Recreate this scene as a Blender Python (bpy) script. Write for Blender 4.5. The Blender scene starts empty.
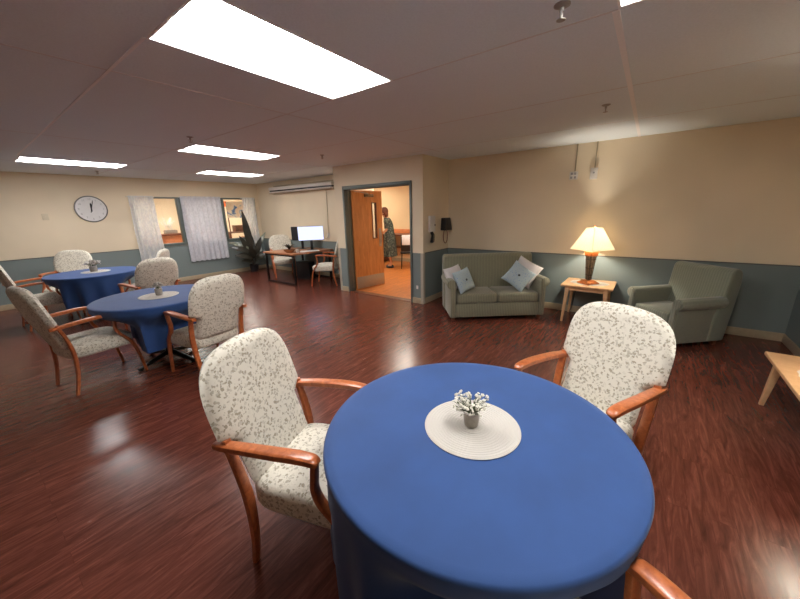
import bpy, bmesh, math, random
from mathutils import Vector, Matrix
PI = math.pi
random.seed(7)
sc = bpy.context.scene
COL = sc.collection

# ------------------------------------------------------------------ materials
def srgb(r, g, b):
    f = lambda c: (c/255/12.92) if c/255 <= .04045 else ((c/255+.055)/1.055)**2.4
    return (f(r), f(g), f(b), 1)

def newmat(name):
    m = bpy.data.materials.new(name); m.use_nodes = True
    nt = m.node_tree; b = nt.nodes['Principled BSDF']
    return m, nt, b

def N(nt, t, **kw):
    n = nt.nodes.new(t)
    for k, v in kw.items():
        if k in n.inputs: n.inputs[k].default_value = v
        else: setattr(n, k, v)
    return n

def coords(nt, scale=(1, 1, 1), rot=(0, 0, 0), src='Object'):
    tc = nt.nodes.new('ShaderNodeTexCoord'); mp = nt.nodes.new('ShaderNodeMapping')
    mp.inputs['Scale'].default_value = scale; mp.inputs['Rotation'].default_value = rot
    nt.links.new(tc.outputs[src], mp.inputs['Vector'])
    return mp.outputs['Vector']

def ramp(nt, fac, stops):
    r = nt.nodes.new('ShaderNodeValToRGB')
    while len(r.color_ramp.elements) < len(stops): r.color_ramp.elements.new(.5)
    for e, (p, c) in zip(r.color_ramp.elements, stops): e.position = p; e.color = c
    nt.links.new(fac, r.inputs['Fac'])
    return r.outputs['Color']

def bump(nt, b, h, strength=.2, dist=.01):
    bn = nt.nodes.new('ShaderNodeBump'); bn.inputs['Strength'].default_value = strength
    bn.inputs['Distance'].default_value = dist
    nt.links.new(h, bn.inputs['Height']); nt.links.new(bn.outputs['Normal'], b.inputs['Normal'])

def plain(name, col, rough=.5, metal=0, var=.08, scale=30, bmp=0, spec=.5, coat=0):
    m, nt, b = newmat(name)
    n = N(nt, 'ShaderNodeTexNoise', Scale=scale, Detail=3.0)
    nt.links.new(coords(nt), n.inputs['Vector'])
    lo = tuple(c*(1-var) for c in col[:3])+(1,); hi = tuple(min(1, c*(1+var)) for c in col[:3])+(1,)
    nt.links.new(ramp(nt, n.outputs['Fac'], [(.3, lo), (.7, hi)]), b.inputs['Base Color'])
    b.inputs['Roughness'].default_value = rough; b.inputs['Metallic'].default_value = metal
    b.inputs['Specular IOR Level'].default_value = spec
    b.inputs['Coat Weight'].default_value = coat
    if bmp: bump(nt, b, n.outputs['Fac'], bmp)
    return m

def emis(name, col, s, base=None):
    m, nt, b = newmat(name)
    b.inputs['Base Color'].default_value = base or (.8, .8, .8, 1)
    b.inputs['Emission Color'].default_value = col; b.inputs['Emission Strength'].default_value = s
    return m

def wood(name, c1, c2, rough=.35, scale=(3, 3, 30), coat=.2):
    m, nt, b = newmat(name)
    v = coords(nt, scale)
    n = N(nt, 'ShaderNodeTexNoise', Scale=2.5, Detail=6.0, Roughness=.6, Distortion=.6)
    nt.links.new(v, n.inputs['Vector'])
    nt.links.new(ramp(nt, n.outputs['Fac'], [(.3, c1), (.7, c2)]), b.inputs['Base Color'])
    b.inputs['Roughness'].default_value = rough; b.inputs['Coat Weight'].default_value = coat
    b.inputs['Coat Roughness'].default_value = .25
    return m

def wall_mat(name, up, low=None, H=.889):
    m, nt, b = newmat(name)
    n = N(nt, 'ShaderNodeTexNoise', Scale=60.0, Detail=4.0)
    tc = nt.nodes.new('ShaderNodeNewGeometry')
    nt.links.new(tc.outputs['Position'], n.inputs['Vector'])
    n2 = N(nt, 'ShaderNodeTexNoise', Scale=1.2, Detail=2.0)
    nt.links.new(tc.outputs['Position'], n2.inputs['Vector'])
    lo = tuple(c*.94 for c in up[:3])+(1,); hi = tuple(c*1.05 for c in up[:3])+(1,)
    c = ramp(nt, n2.outputs['Fac'], [(.3, lo), (.7, hi)])
    if low:
        sx = nt.nodes.new('ShaderNodeSeparateXYZ'); nt.links.new(tc.outputs['Position'], sx.inputs[0])
        lt = N(nt, 'ShaderNodeMath', operation='LESS_THAN'); lt.inputs[1].default_value = H
        nt.links.new(sx.outputs['Z'], lt.inputs[0])
        mx = nt.nodes.new('ShaderNodeMix'); mx.data_type = 'RGBA'
        nt.links.new(lt.outputs[0], mx.inputs[0]); nt.links.new(c, mx.inputs[6]); mx.inputs[7].default_value = low
        c = mx.outputs[2]
    nt.links.new(c, b.inputs['Base Color']); b.inputs['Roughness'].default_value = .6
    b.inputs['Specular IOR Level'].default_value = .35
    bump(nt, b, n.outputs['Fac'], .12, .004)
    return m

def floor_mat(name, dark, mid, light, rough=.22, plank=.095, length=1.25):
    m, nt, b = newmat(name)
    g = nt.nodes.new('ShaderNodeNewGeometry')
    br = nt.nodes.new('ShaderNodeTexBrick')
    br.offset = .37; br.inputs['Scale'].default_value = 1; br.inputs['Mortar Size'].default_value = .0012
    br.inputs['Brick Width'].default_value = length; br.inputs['Row Height'].default_value = plank
    br.inputs['Color1'].default_value = (.1, .1, .1, 1); br.inputs['Color2'].default_value = (.9, .9, .9, 1)
    br.inputs['Mortar'].default_value = (0, 0, 0, 1)
    nt.links.new(g.outputs['Position'], br.inputs['Vector'])
    mp = nt.nodes.new('ShaderNodeMapping'); mp.inputs['Scale'].default_value = (2.2, 17, 1)
    nt.links.new(g.outputs['Position'], mp.inputs['Vector'])
    # shift the grain from plank to plank
    ad = N(nt, 'ShaderNodeVectorMath', operation='ADD')
    sc_ = N(nt, 'ShaderNodeVectorMath', operation='SCALE'); sc_.inputs['Scale'].default_value = 7
    nt.links.new(br.outputs['Color'], sc_.inputs[0])
    nt.links.new(mp.outputs[0], ad.inputs[0]); nt.links.new(sc_.outputs[0], ad.inputs[1])
    n = N(nt, 'ShaderNodeTexNoise', Scale=1.6, Detail=7.0, Roughness=.62, Distortion=1.2)
    nt.links.new(ad.outputs[0], n.inputs['Vector'])
    col = ramp(nt, n.outputs['Fac'], [(.28, dark), (.5, mid), (.72, light)])
    mx = nt.nodes.new('ShaderNodeMix'); mx.data_type = 'RGBA'; mx.blend_type = 'MULTIPLY'; mx.inputs[0].default_value = .45
    tone = ramp(nt, br.outputs['Color'], [(0, (.5, .48, .47, 1)), (.08, (.78, .76, .75, 1)), (.95, (1.12, 1.1, 1.08, 1))])
    nt.links.new(col, mx.inputs[6]); nt.links.new(tone, mx.inputs[7])
    nt.links.new(mx.outputs[2], b.inputs['Base Color'])
    rr = N(nt, 'ShaderNodeMapRange'); rr.inputs['To Min'].default_value = rough*.8; rr.inputs['To Max'].default_value = rough*1.5
    nt.links.new(n.outputs['Fac'], rr.inputs['Value']); nt.links.new(rr.outputs[0], b.inputs['Roughness'])
    bump(nt, b, n.outputs['Fac'], .12, .004)
    return m

def speckle_fabric(name, base, fleck, scale=62):
    m, nt, b = newmat(name)
    v = coords(nt)
    w = N(nt, 'ShaderNodeTexNoise', Scale=70.0, Detail=1.0); nt.links.new(v, w.inputs['Vector'])
    vm = N(nt, 'ShaderNodeVectorMath', operation='MULTIPLY_ADD'); vm.inputs[1].default_value = (.026, .026, .026)
    nt.links.new(w.outputs['Color'], vm.inputs[0]); nt.links.new(v, vm.inputs[2])
    vo = N(nt, 'ShaderNodeTexVoronoi', Scale=float(scale)); nt.links.new(vm.outputs[0], vo.inputs['Vector'])
    n = N(nt, 'ShaderNodeTexNoise', Scale=float(scale)*2.2, Detail=2.0); nt.links.new(v, n.inputs['Vector'])
    mid = tuple((2*a+b_)/3 for a, b_ in zip(fleck, base))
    flc = ramp(nt, vo.outputs['Color'], [(.3, fleck), (.6, mid), (.85, base)])
    msk = ramp(nt, vo.outputs['Distance'], [(.38, (1, 1, 1, 1)), (.50, (0, 0, 0, 1))])
    mx = nt.nodes.new('ShaderNodeMix'); mx.data_type = 'RGBA'
    nt.links.new(msk, mx.inputs[0]); mx.inputs[6].default_value = base; nt.links.new(flc, mx.inputs[7])
    nt.links.new(mx.outputs[2], b.inputs['Base Color'])
    b.inputs['Roughness'].default_value = .75; b.inputs['Sheen Weight'].default_value = .2
    bump(nt, b, n.outputs['Fac'], .2, .003)
    return m

def stripe_fabric(name, c1, c2, scale=14):
    m, nt, b = newmat(name)
    v = coords(nt)
    w = N(nt, 'ShaderNodeTexWave', Scale=float(scale), Distortion=.35, Detail=2.0); w.bands_direction = 'X'
    w.inputs['Detail Scale'].default_value = 3
    nt.links.new(v, w.inputs['Vector'])
    n = N(nt, 'ShaderNodeTexNoise', Scale=220.0, Detail=2.0); nt.links.new(v, n.inputs['Vector'])
    c = ramp(nt, w.outputs['Fac'], [(.25, c1), (.75, c2)])
    mx = nt.nodes.new('ShaderNodeMix'); mx.data_type = 'RGBA'; mx.blend_type = 'OVERLAY'; mx.inputs[0].default_value = .35
    nt.links.new(c, mx.inputs[6]); nt.links.new(n.outputs['Fac'], mx.inputs[7])
    nt.links.new(mx.outputs[2], b.inputs['Base Color'])
    b.inputs['Roughness'].default_value = .85; b.inputs['Sheen Weight'].default_value = .3
    bump(nt, b, w.outputs['Fac'], .25, .004)
    return m

def cloth_mat(name, col):
    m, nt, b = newmat(name)
    v = coords(nt)
    n = N(nt, 'ShaderNodeTexNoise', Scale=400.0, Detail=2.0); nt.links.new(v, n.inputs['Vector'])
    n2 = N(nt, 'ShaderNodeTexNoise', Scale=5.0, Detail=3.0); nt.links.new(v, n2.inputs['Vector'])
    lo = tuple(c*.9 for c in col[:3])+(1,); hi = tuple(c*1.08 for c in col[:3])+(1,)
    nt.links.new(ramp(nt, n2.outputs['Fac'], [(.3, lo), (.7, hi)]), b.inputs['Base Color'])
    b.inputs['Roughness'].default_value = .75; b.inputs['Specular IOR Level'].default_value = .3
    b.inputs['Sheen Weight'].default_value = .15
    bump(nt, b, n.outputs['Fac'], .12, .002)
    return m

def curtain_mat(name, c1, c2, transp=.12, scale=16, trans=.5):
    m, nt, b = newmat(name)
    out = nt.nodes['Material Output']
    v = coords(nt, (1, 1, .6))
    n = N(nt, 'ShaderNodeTexNoise', Scale=float(scale), Detail=2.0, Distortion=1.5); nt.links.new(v, n.inputs['Vector'])
    c = ramp(nt, n.outputs['Fac'], [(.45, c1), (.55, c2)])
    nt.links.new(c, b.inputs['Base Color']); b.inputs['Roughness'].default_value = .7
    t = nt.nodes.new('ShaderNodeBsdfTranslucent'); nt.links.new(c, t.inputs['Color'])
    m1 = nt.nodes.new('ShaderNodeMixShader'); m1.inputs[0].default_value = trans
    nt.links.new(b.outputs[0], m1.inputs[1]); nt.links.new(t.outputs[0], m1.inputs[2])
    tr = nt.nodes.new('ShaderNodeBsdfTransparent')
    m2 = nt.nodes.new('ShaderNodeMixShader'); m2.inputs[0].default_value = transp
    nt.links.new(m1.outputs[0], m2.inputs[1]); nt.links.new(tr.outputs[0], m2.inputs[2])
    nt.links.new(m2.outputs[0], out.inputs['Surface'])
    return m

def glass_mat():
    m, nt, b = newmat('window_glass')
    out = nt.nodes['Material Output']
    gl = nt.nodes.new('ShaderNodeBsdfGlossy'); gl.inputs['Roughness'].default_value = .02
    tr = nt.nodes.new('ShaderNodeBsdfTransparent'); tr.inputs['Color'].default_value = (.96, .98, .97, 1)
    fr = nt.nodes.new('ShaderNodeFresnel'); fr.inputs['IOR'].default_value = 1.45
    mx = nt.nodes.new('ShaderNodeMixShader')
    nt.links.new(fr.outputs[0], mx.inputs[0]); nt.links.new(tr.outputs[0], mx.inputs[1]); nt.links.new(gl.outputs[0], mx.inputs[2])
    nt.links.new(mx.outputs[0], out.inputs['Surface'])
    return m

def weave_mat(name, c1, c2, s=55):
    m, nt, b = newmat(name)
    v = coords(nt)
    w = N(nt, 'ShaderNodeTexWave', Scale=float(s), Distortion=.3); w.wave_type = 'RINGS'; w.rings_direction = 'Z'
    nt.links.new(v, w.inputs['Vector'])
    n = N(nt, 'ShaderNodeTexNoise', Scale=180.0); nt.links.new(v, n.inputs['Vector'])
    c = ramp(nt, w.outputs['Fac'], [(.0, c1), (.6, c2)])
    nt.links.new(c, b.inputs['Base Color']); b.inputs['Roughness'].default_value = .8
    bump(nt, b, w.outputs['Fac'], .6, .003)
    return m

M = {}
M['wall'] = wall_mat('cream_wall_blue_wainscot', srgb(228, 212, 184), srgb(120, 131, 129))
M['wall2'] = wall_mat('cream_wall', srgb(226, 200, 160))
M['ceil'] = plain('ceiling_texture', srgb(226, 234, 238), .8, var=.03, scale=90, bmp=.12, spec=.2)
M['strip'] = plain('ceiling_batten', srgb(240, 238, 238), .6, var=.02)
M['seam'] = plain('ceiling_seam', srgb(214, 211, 210), .7, var=.02)
M['floor'] = floor_mat('red_brown_planks', srgb(78, 40, 31), srgb(102, 54, 42), srgb(130, 74, 58), .21)
M['floor2'] = floor_mat('orange_planks', srgb(150, 84, 36), srgb(190, 112, 54), srgb(215, 140, 76), .3)
M['base'] = plain('beige_baseboard', srgb(176, 160, 132), .5, var=.04)
M['plate'] = plain('cream_plastic', srgb(214, 200, 172), .4, var=.02)
M['rail'] = plain('chair_rail', srgb(96, 96, 88), .5, var=.04)
M['guard'] = plain('corner_guard', srgb(178, 168, 150), .4, var=.03)
M['frame'] = plain('blue_grey_paint', srgb(94, 104, 99), .4, var=.05)
M['chairfab'] = speckle_fabric('leaf_speckled_fabric', srgb(218, 212, 196), srgb(160, 151, 130), 58)
M['chairwood'] = wood('orange_brown_wood', srgb(150, 76, 38), srgb(196, 112, 62), .32, (14, 14, 14), .4)
M['darkwood'] = wood('reddish_chair_wood', srgb(104, 52, 32), srgb(140, 78, 50), .35, (14, 14, 14), .3)
M['cloth'] = cloth_mat('blue_tablecloth', srgb(38, 70, 122))
M['mat'] = weave_mat('woven_placemat', srgb(188, 182, 172), srgb(208, 202, 192), 70)
M['cup'] = plain('grey_ceramic_cup', srgb(166, 158, 146), .35, metal=.25, var=.12, scale=40)
M['petal'] = plain('white_petals', srgb(228, 224, 208), .7, var=.1)
M['petal2'] = plain('dusty_petals', srgb(176, 170, 160), .7, var=.1)
M['stem'] = plain('green_stems', srgb(92, 100, 66), .6)
M['sofa'] = stripe_fabric('green_grey_corded_fabric', srgb(116, 115, 94), srgb(134, 131, 108), 13)
M['armchair'] = stripe_fabric('grey_green_corded_fabric', srgb(116, 120, 104), srgb(128, 131, 115), 11)
M['pwhite'] = cloth_mat('white_pillow', srgb(214, 208, 206))
def blue_pillow():
    m, nt, b = newmat('pale_blue_pillow')
    v = coords(nt)
    vo = N(nt, 'ShaderNodeTexVoronoi', Scale=42.0); nt.links.new(v, vo.inputs['Vector'])
    nt.links.new(ramp(nt, vo.outputs['Distance'], [(.18, srgb(120, 150, 190)), (.3, srgb(170, 186, 190))]), b.inputs['Base Color'])
    b.inputs['Roughness'].default_value = .8
    return m
M['pblue'] = blue_pillow()
M['button'] = plain('dark_button', srgb(50, 56, 62), .5)
M['lightwood'] = wood('pale_beech_wood', srgb(206, 160, 112), srgb(228, 186, 140), .4, (5, 5, 5), .15)
M['doily'] = cloth_mat('white_doily', srgb(226, 222, 214))
M['black'] = plain('black_plastic', srgb(24, 24, 27), .4)
M['blackmetal'] = plain('black_metal', srgb(30, 28, 28), .4, metal=.5)
M['white'] = plain('white_plastic', srgb(222, 220, 214), .4, var=.02)
M['offwhite'] = plain('white_enamel', srgb(214, 208, 200), .35, var=.03)
M['steel'] = plain('brushed_steel', srgb(170, 165, 158), .4, metal=.8, var=.06, scale=60)
M['kick'] = plain('steel_kick_plate', srgb(170, 158, 142), .45, metal=.5, var=.08, scale=60)
M['doorwood'] = wood('honey_door_wood', srgb(186, 118, 58), srgb(218, 150, 84), .35, (8, 8, 1.2), .2)
M['deskwood'] = wood('brown_desk_wood', srgb(140, 88, 54), srgb(176, 118, 78), .4, (3, 12, 3), .2)
M['orangewood'] = wood('orange_counter_wood', srgb(196, 116, 70), srgb(216, 138, 90), .4, (3, 3, 12), .2)
M['screen'] = emis('lit_screen', (.62, .68, 1, 1), 1.05, (.1, .1, .1, 1))
M['clockface'] = plain('clock_face', srgb(214, 212, 210), .35, var=.03, scale=10)
M['clockrim'] = plain('clock_rim', srgb(104, 102, 98), .35, metal=.4)
M['greyink'] = plain('grey_numerals', srgb(150, 146, 144), .6)
M['leaf'] = plain('dark_leaf', srgb(44, 42, 33), .35, var=.35, scale=9, coat=.3)
M['leaf2'] = plain('grey_highlight_leaf', srgb(120, 124, 106), .35, var=.2, scale=9, coat=.3)  # paler grey paints in the highlight seen on the drooping left leaf
M['bark'] = plain('plant_stem', srgb(58, 44, 36), .7)
M['curtain_grey'] = curtain_mat('grey_lilac_curtain', srgb(212, 212, 219), srgb(224, 224, 230), .04, 18, .2)
M['curtain_cream'] = curtain_mat('pale_patterned_curtain', srgb(232, 232, 232), srgb(246, 245, 240), .12, 16, .3)
M['glass'] = glass_mat()
M['brass'] = plain('lamp_orange_wood', srgb(196, 110, 50), .35, var=.15, coat=.3)
M['bronze'] = plain('dark_lamp_metal', srgb(134, 116, 92), .4, metal=.4, var=.3)
def shade_mat():
    m, nt, b = newmat('cream_lamp_shade')
    out = nt.nodes['Material Output']
    n = N(nt, 'ShaderNodeTexNoise', Scale=90.0); nt.links.new(coords(nt), n.inputs['Vector'])
    c = ramp(nt, n.outputs['Fac'], [(.3, srgb(238, 230, 212)), (.7, srgb(248, 242, 228))])
    nt.links.new(c, b.inputs['Base Color']); b.inputs['Roughness'].default_value = .8
    t = nt.nodes.new('ShaderNodeBsdfTranslucent'); nt.links.new(c, t.inputs['Color'])
    mx = nt.nodes.new('ShaderNodeMixShader'); mx.inputs[0].default_value = .45
    nt.links.new(b.outputs[0], mx.inputs[1]); nt.links.new(t.outputs[0], mx.inputs[2]); nt.links.new(mx.outputs[0], out.inputs['Surface'])
    return m
M['shade'] = shade_mat()
M['bulb'] = emis('lamp_bulb_glow', (1, .9, .76, 1), 4)
M['tube'] = emis('fluorescent_lens', (1, .985, .985, 1), 27)
M['reflector'] = plain('fixture_white_enamel', srgb(244, 243, 240), .4, var=.01)
M['skin'] = plain('skin', srgb(196, 140, 110), .55, var=.04)
M['hair'] = plain('auburn_hair', srgb(92, 48, 28), .5, var=.25, scale=60)
def dress_mat():
    m, nt, b = newmat('dark_patterned_dress')
    n = N(nt, 'ShaderNodeTexNoise', Scale=26.0, Detail=2.0); nt.links.new(coords(nt), n.inputs['Vector'])
    nt.links.new(ramp(nt, n.outputs['Fac'], [(.5, srgb(44, 48, 44)), (.6, srgb(98, 104, 88))]), b.inputs['Base Color'])
    b.inputs['Roughness'].default_value = .8
    return m
M['dress'] = dress_mat()
M['terracotta'] = plain('tan_clay', srgb(176, 124, 84), .6)
M['brownwood'] = wood('dark_brown_wood', srgb(90, 52, 36), srgb(120, 74, 52), .4, (5, 5, 5), .1)
def poster_mat():
    m, nt, b = newmat('painted_poster')
    n = N(nt, 'ShaderNodeTexNoise', Scale=4.5, Detail=2.0, Distortion=.8); nt.links.new(coords(nt), n.inputs['Vector'])
    nt.links.new(ramp(nt, n.outputs['Fac'], [(.36, srgb(70, 120, 190)), (.42, srgb(170, 196, 214)), (.46, srgb(236, 234, 226)), (.62, srgb(222, 214, 196))]), b.inputs['Base Color'])
    b.inputs['Roughness'].default_value = .5
    return m
M['poster'] = poster_mat()
M['orange_sign'] = plain('orange_paint', srgb(214, 104, 44), .5)

# ------------------------------------------------------------------ mesh builder
class MB:
    def __init__(s): s.v = []; s.f = []
    def add(s, vs, fs):
        o = len(s.v); s.v += [tuple(v) for v in vs]; s.f += [tuple(i+o for i in f) for f in fs]; return s
    def box(s, c, d, rot=None):
        x, y, z = (k/2 for k in d); vs = [Vector((a*x, b*y, e*z)) for a in (-1, 1) for b in (-1, 1) for e in (-1, 1)]
        if rot is not None: vs = [rot @ v for v in vs]
        vs = [v+Vector(c) for v in vs]
        return s.add(vs, [(0, 1, 3, 2), (4, 6, 7, 5), (0, 4, 5, 1), (2, 3, 7, 6), (0, 2, 6, 4), (1, 5, 7, 3)])
    def b2(s, a, b):
        return s.box([(p+q)/2 for p, q in zip(a, b)], [abs(q-p) for p, q in zip(a, b)])
    def taper(s, c0, d0, c1, d1):   # frustum between two rectangles
        vs = []
        for c, d in ((c0, d0), (c1, d1)):
            for a, b in ((-1, -1), (1, -1), (1, 1), (-1, 1)): vs.append((c[0]+a*d[0]/2, c[1]+b*d[1]/2, c[2]))
        return s.add(vs, [(3, 2, 1, 0), (4, 5, 6, 7)]+[(i, (i+1) % 4, 4+(i+1) % 4, 4+i) for i in range(4)])
    def lathe(s, prof, n=32, c=(0, 0, 0)):
        vs = []; fs = []
        for r, z in prof:
            for i in range(n): a = 2*PI*i/n; vs.append((c[0]+r*math.cos(a), c[1]+r*math.sin(a), c[2]+z))
        for j in range(len(prof)-1):
            for i in range(n): k = (i+1) % n; fs.append((j*n+i, j*n+k, (j+1)*n+k, (j+1)*n+i))
        fs.append(tuple(range(n-1, -1, -1))); m = (len(prof)-1)*n; fs.append(tuple(m+i for i in range(n)))
        return s.add(vs, fs)
    def prism(s, poly, a, b, axis='x'):
        def P(u, v, w):
            return {'x': (w, u, v), 'y': (u, w, v), 'z': (u, v, w)}[axis]
        n = len(poly); vs = [P(u, v, a) for u, v in poly]+[P(u, v, b) for u, v in poly]
        return s.add(vs, [tuple(range(n)), tuple(range(2*n-1, n-1, -1))]+[(i, (i+1) % n, n+(i+1) % n, n+i) for i in range(n)])
    def sweep(s, pts, sec, ref=(0, 1, 0), n=12, per=5, power=4.0):
        # pts: control points, sec: (half width along side, half height) per point; smooth rounded-rectangle section
        P = [Vector(p) for p in pts]
        if not isinstance(sec[0], (tuple, list)): sec = [sec]*len(P)
        path = []; S = []
        for i in range(len(P)-1):
            p0, p1, p2, p3 = P[max(i-1, 0)], P[i], P[i+1], P[min(i+2, len(P)-1)]
            for k in range(per):
                t = k/per
                path.append(.5*((2*p1)+(-p0+p2)*t+(2*p0-5*p1+4*p2-p3)*t*t+(-p0+3*p1-3*p2+p3)*t**3))
                S.append(tuple(a*(1-t)+b*t for a, b in zip(sec[i], sec[i+1])))
        path.append(P[-1]); S.append(sec[-1])
        vs = []; fs = []; R = Vector(ref)
        for i, p in enumerate(path):
            t = (path[min(i+1, len(path)-1)]-path[max(i-1, 0)]).normalized()
            side = t.cross(R)
            side = side.normalized() if side.length > 1e-4 else Vector((1, 0, 0))
            up = side.cross(t).normalized()
            for k in range(n):
                a = 2*PI*k/n; ca, sa = math.cos(a), math.sin(a)
                x = math.copysign(abs(ca)**(2/power), ca)*S[i][0]; y = math.copysign(abs(sa)**(2/power), sa)*S[i][1]
                vs.append(p+side*x+up*y)
        L = len(path)
        for j in range(L-1):
            for k in range(n): q = (k+1) % n; fs.append((j*n+k, j*n+q, (j+1)*n+q, (j+1)*n+k))
        fs.append(tuple(range(n-1, -1, -1))); fs.append(tuple((L-1)*n+i for i in range(n)))
        return s.add(vs, fs)
    def tube(s, pts, r, n=8, per=4, ref=(.13, .31, .94)):
        return s.sweep(pts, [(r, r)]*len(pts), ref, n, per, 2.0)
    def ball(s, c, r, n=10, m=6):
        rx, ry, rz = r if isinstance(r, (tuple, list)) else (r, r, r)
        vs = [(c[0], c[1], c[2]+rz)]; fs = []
        for j in range(1, m):
            t = PI*j/m
            for i in range(n): a = 2*PI*i/n; vs.append((c[0]+rx*math.sin(t)*math.cos(a), c[1]+ry*math.sin(t)*math.sin(a), c[2]+rz*math.cos(t)))
        vs.append((c[0], c[1], c[2]-rz)); e = len(vs)-1
        for i in range(n):
            k = (i+1) % n; fs.append((0, 1+i, 1+k)); fs.append((e, 1+(m-2)*n+k, 1+(m-2)*n+i))
            for j in range(m-2): fs.append((1+j*n+i, 1+(j+1)*n+i, 1+(j+1)*n+k, 1+j*n+k))
        return s.add(vs, fs)
    def build(s, name, mat, parent=None, smooth=True, bevel=0, seg=2, ang=40, sub=0):
        me = bpy.data.meshes.new(name); me.from_pydata(s.v, [], s.f)
        bm = bmesh.new(); bm.from_mesh(me); bmesh.ops.recalc_face_normals(bm, faces=bm.faces)
        if bevel:
            es = [e for e in bm.edges if len(e.link_faces) == 2 and e.calc_face_angle(0) > math.radians(30)]
            bmesh.ops.bevel(bm, geom=es, offset=bevel, segments=seg, profile=.5, affect='EDGES')
        bm.to_mesh(me); bm.free()
        if smooth:
            for p in me.polygons: p.use_smooth = True
            me.set_sharp_from_angle(angle=math.radians(ang))
        me.materials.append(mat)
        o = bpy.data.objects.new(name, me); COL.objects.link(o)
        if parent: o.parent = parent
        if sub:
            md = o.modifiers.new('sub', 'SUBSURF'); md.levels = sub; md.render_levels = sub
        return o

def tag(o, label=None, cat=None, group=None, kind=None):
    if label: o['label'] = label
    if cat: o['category'] = cat
    if group: o['group'] = group
    if kind: o['kind'] = kind
    return o
def thing(name, label, cat, loc=(0, 0, 0), rz=0, group=None):
    o = bpy.data.objects.new(name, None); COL.objects.link(o); o.empty_display_size = .1
    o.location = loc; o.rotation_euler = (0, 0, rz)
    return tag(o, label, cat, group)
def copy_tree(o, parent=None):
    c = o.copy(); COL.objects.link(c); c.parent = parent
    for ch in [x for x in bpy.data.objects if x.parent == o]: copy_tree(ch, c)
    return c
def struct(o, label=None):
    o['kind'] = 'structure'
    if label: o['label'] = label
    return o

# ------------------------------------------------------------------ room shell
H = 2.4418; YA = 9.333; XA = 5.61; XD = 4.678; XB = 5.5455; YJ = 2.9937; YD = 5.053; YC = -1.4546; XW = -2.4
T = .12
def wallbox(name, a, b, mat='wall'):
    return struct(MB().b2(a, b).build(name, M[mat], smooth=False))
struct(MB().b2((XW-T, -2.2, -.1), (XD+.145, YA+T, 0)).b2((XD+.145, YD-.0, -.1), (XA+.02, YA+T, 0)).b2((XD+.145, -2.2, -.1), (XB+T, YJ+.1, 0)).build('floor', M['floor'], smooth=False))
struct(MB().b2((XD+.145, YJ+.1, -.1), (XA+.02, YD, 0)).b2((XA+.02, YJ+.1, -.1), (8.8, 8.6, 0)).build('floor_hallway', M['floor2'], smooth=False))
# back wall with the opening for the windows
wx0, wx1, wz0, wz1 = 2.56, 5.5, .925, 2.045
w = MB().b2((XW-T, YA, 0), (wx0, YA+T, H)).b2((wx1, YA, 0), (XA+T, YA+T, H)).b2((wx0, YA, 0), (wx1, YA+T, wz0)).b2((wx0, YA, wz1), (wx1, YA+T, H))
struct(w.build('wall_back', M['wall'], smooth=False))
wallbox('wall_alcove', (XA, YD-T, 0), (XA+T, YA, H))
wallbox('wall_alcove_return', (XD+.145, YD-T, 0), (XA, YD, H))
dy0, dy1, dz = 3.24, 4.79, 2.04
w = MB().b2((XD, YJ, 0), (XD+.145, dy0, H)).b2((XD, dy1, 0), (XD+.145, YD, H)).b2((XD, dy0, dz), (XD+.145, dy1, H))
struct(w.build('wall_doorway', M['wall'], smooth=False))
wallbox('wall_jog', (XD+.145, YJ, 0), (XB+T, YJ+T, H))
wallbox('wall_right', (XB, YC-T, 0), (XB+T, YJ, H))
wallbox('wall_front_right', (2.2, YC-T, 0), (XB, YC, H))
wallbox('wall_front_return', (2.2-T, -2.2, 0), (2.2, YC, H))
wallbox('wall_front', (XW-T, -2.2-T, 0), (2.2, -2.2, H))
wallbox('wall_left', (XW-T, -2.2, 0), (XW, YA, H))

# baseboards, rail
bh, bt = .1, .014
def bb(name, a, b): struct(MB().b2(a, b).build(name, M['base'], bevel=.003))
bb('baseboard_back', (XW, YA-bt, 0), (XA, YA, bh))
bb('baseboard_alcove', (XA-bt, YD, 0), (XA, YA-bt, bh))
bb('baseboard_alcove_return', (XD+.06, YD, 0), (XA-bt, YD+bt, bh))
bb('baseboard_doorway_left', (XD-bt, dy1+.03, 0), (XD, YD-.05, bh))
bb('baseboard_doorway_right', (XD-bt, YJ+.05, 0), (XD, dy0-.03, bh))
bb('baseboard_jog', (XD+.05, YJ-bt, 0), (XB, YJ, bh))
bb('baseboard_right', (XB-bt, YC, 0), (XB, YJ-bt, bh))
bb('baseboard_front_right', (2.2, YC, 0), (XB-bt, YC+bt, bh))
bb('baseboard_left', (XW, -2.2, 0), (XW+bt, YA-bt, bh))
k = 0
R0, R1, rt = .884, .897, .008
for a, b in (((XW, YA-rt, R0), (wx0-.06, YA, R1)), ((XA-rt, YD, R0), (XA, YA-rt, R1)), ((XD+.01, YD, R0), (XA-rt, YD+rt, R1)),
             ((XD+.05, YJ-rt, R0), (XB, YJ, R1)), ((XB-rt, YC, R0), (XB, YJ-rt, R1)), ((2.2, YC, R0), (XB-rt, YC+rt, R1))):
    k += 1; struct(MB().b2(a, b).build('trim_%d' % k, M['rail'], smooth=False))
# corner guards on the door wall, rail to floor
for yy, sgn in ((YD, -1), (YJ, 1)):
    k += 1
    g = MB().b2((XD-.006, yy, 0), (XD, yy+sgn*.05, .889)).b2((XD-.006, yy, 0), (XD+.05, yy-sgn*.006, .889))
    struct(g.build('trim_%d' % k, M['guard'], smooth=False))
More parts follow.
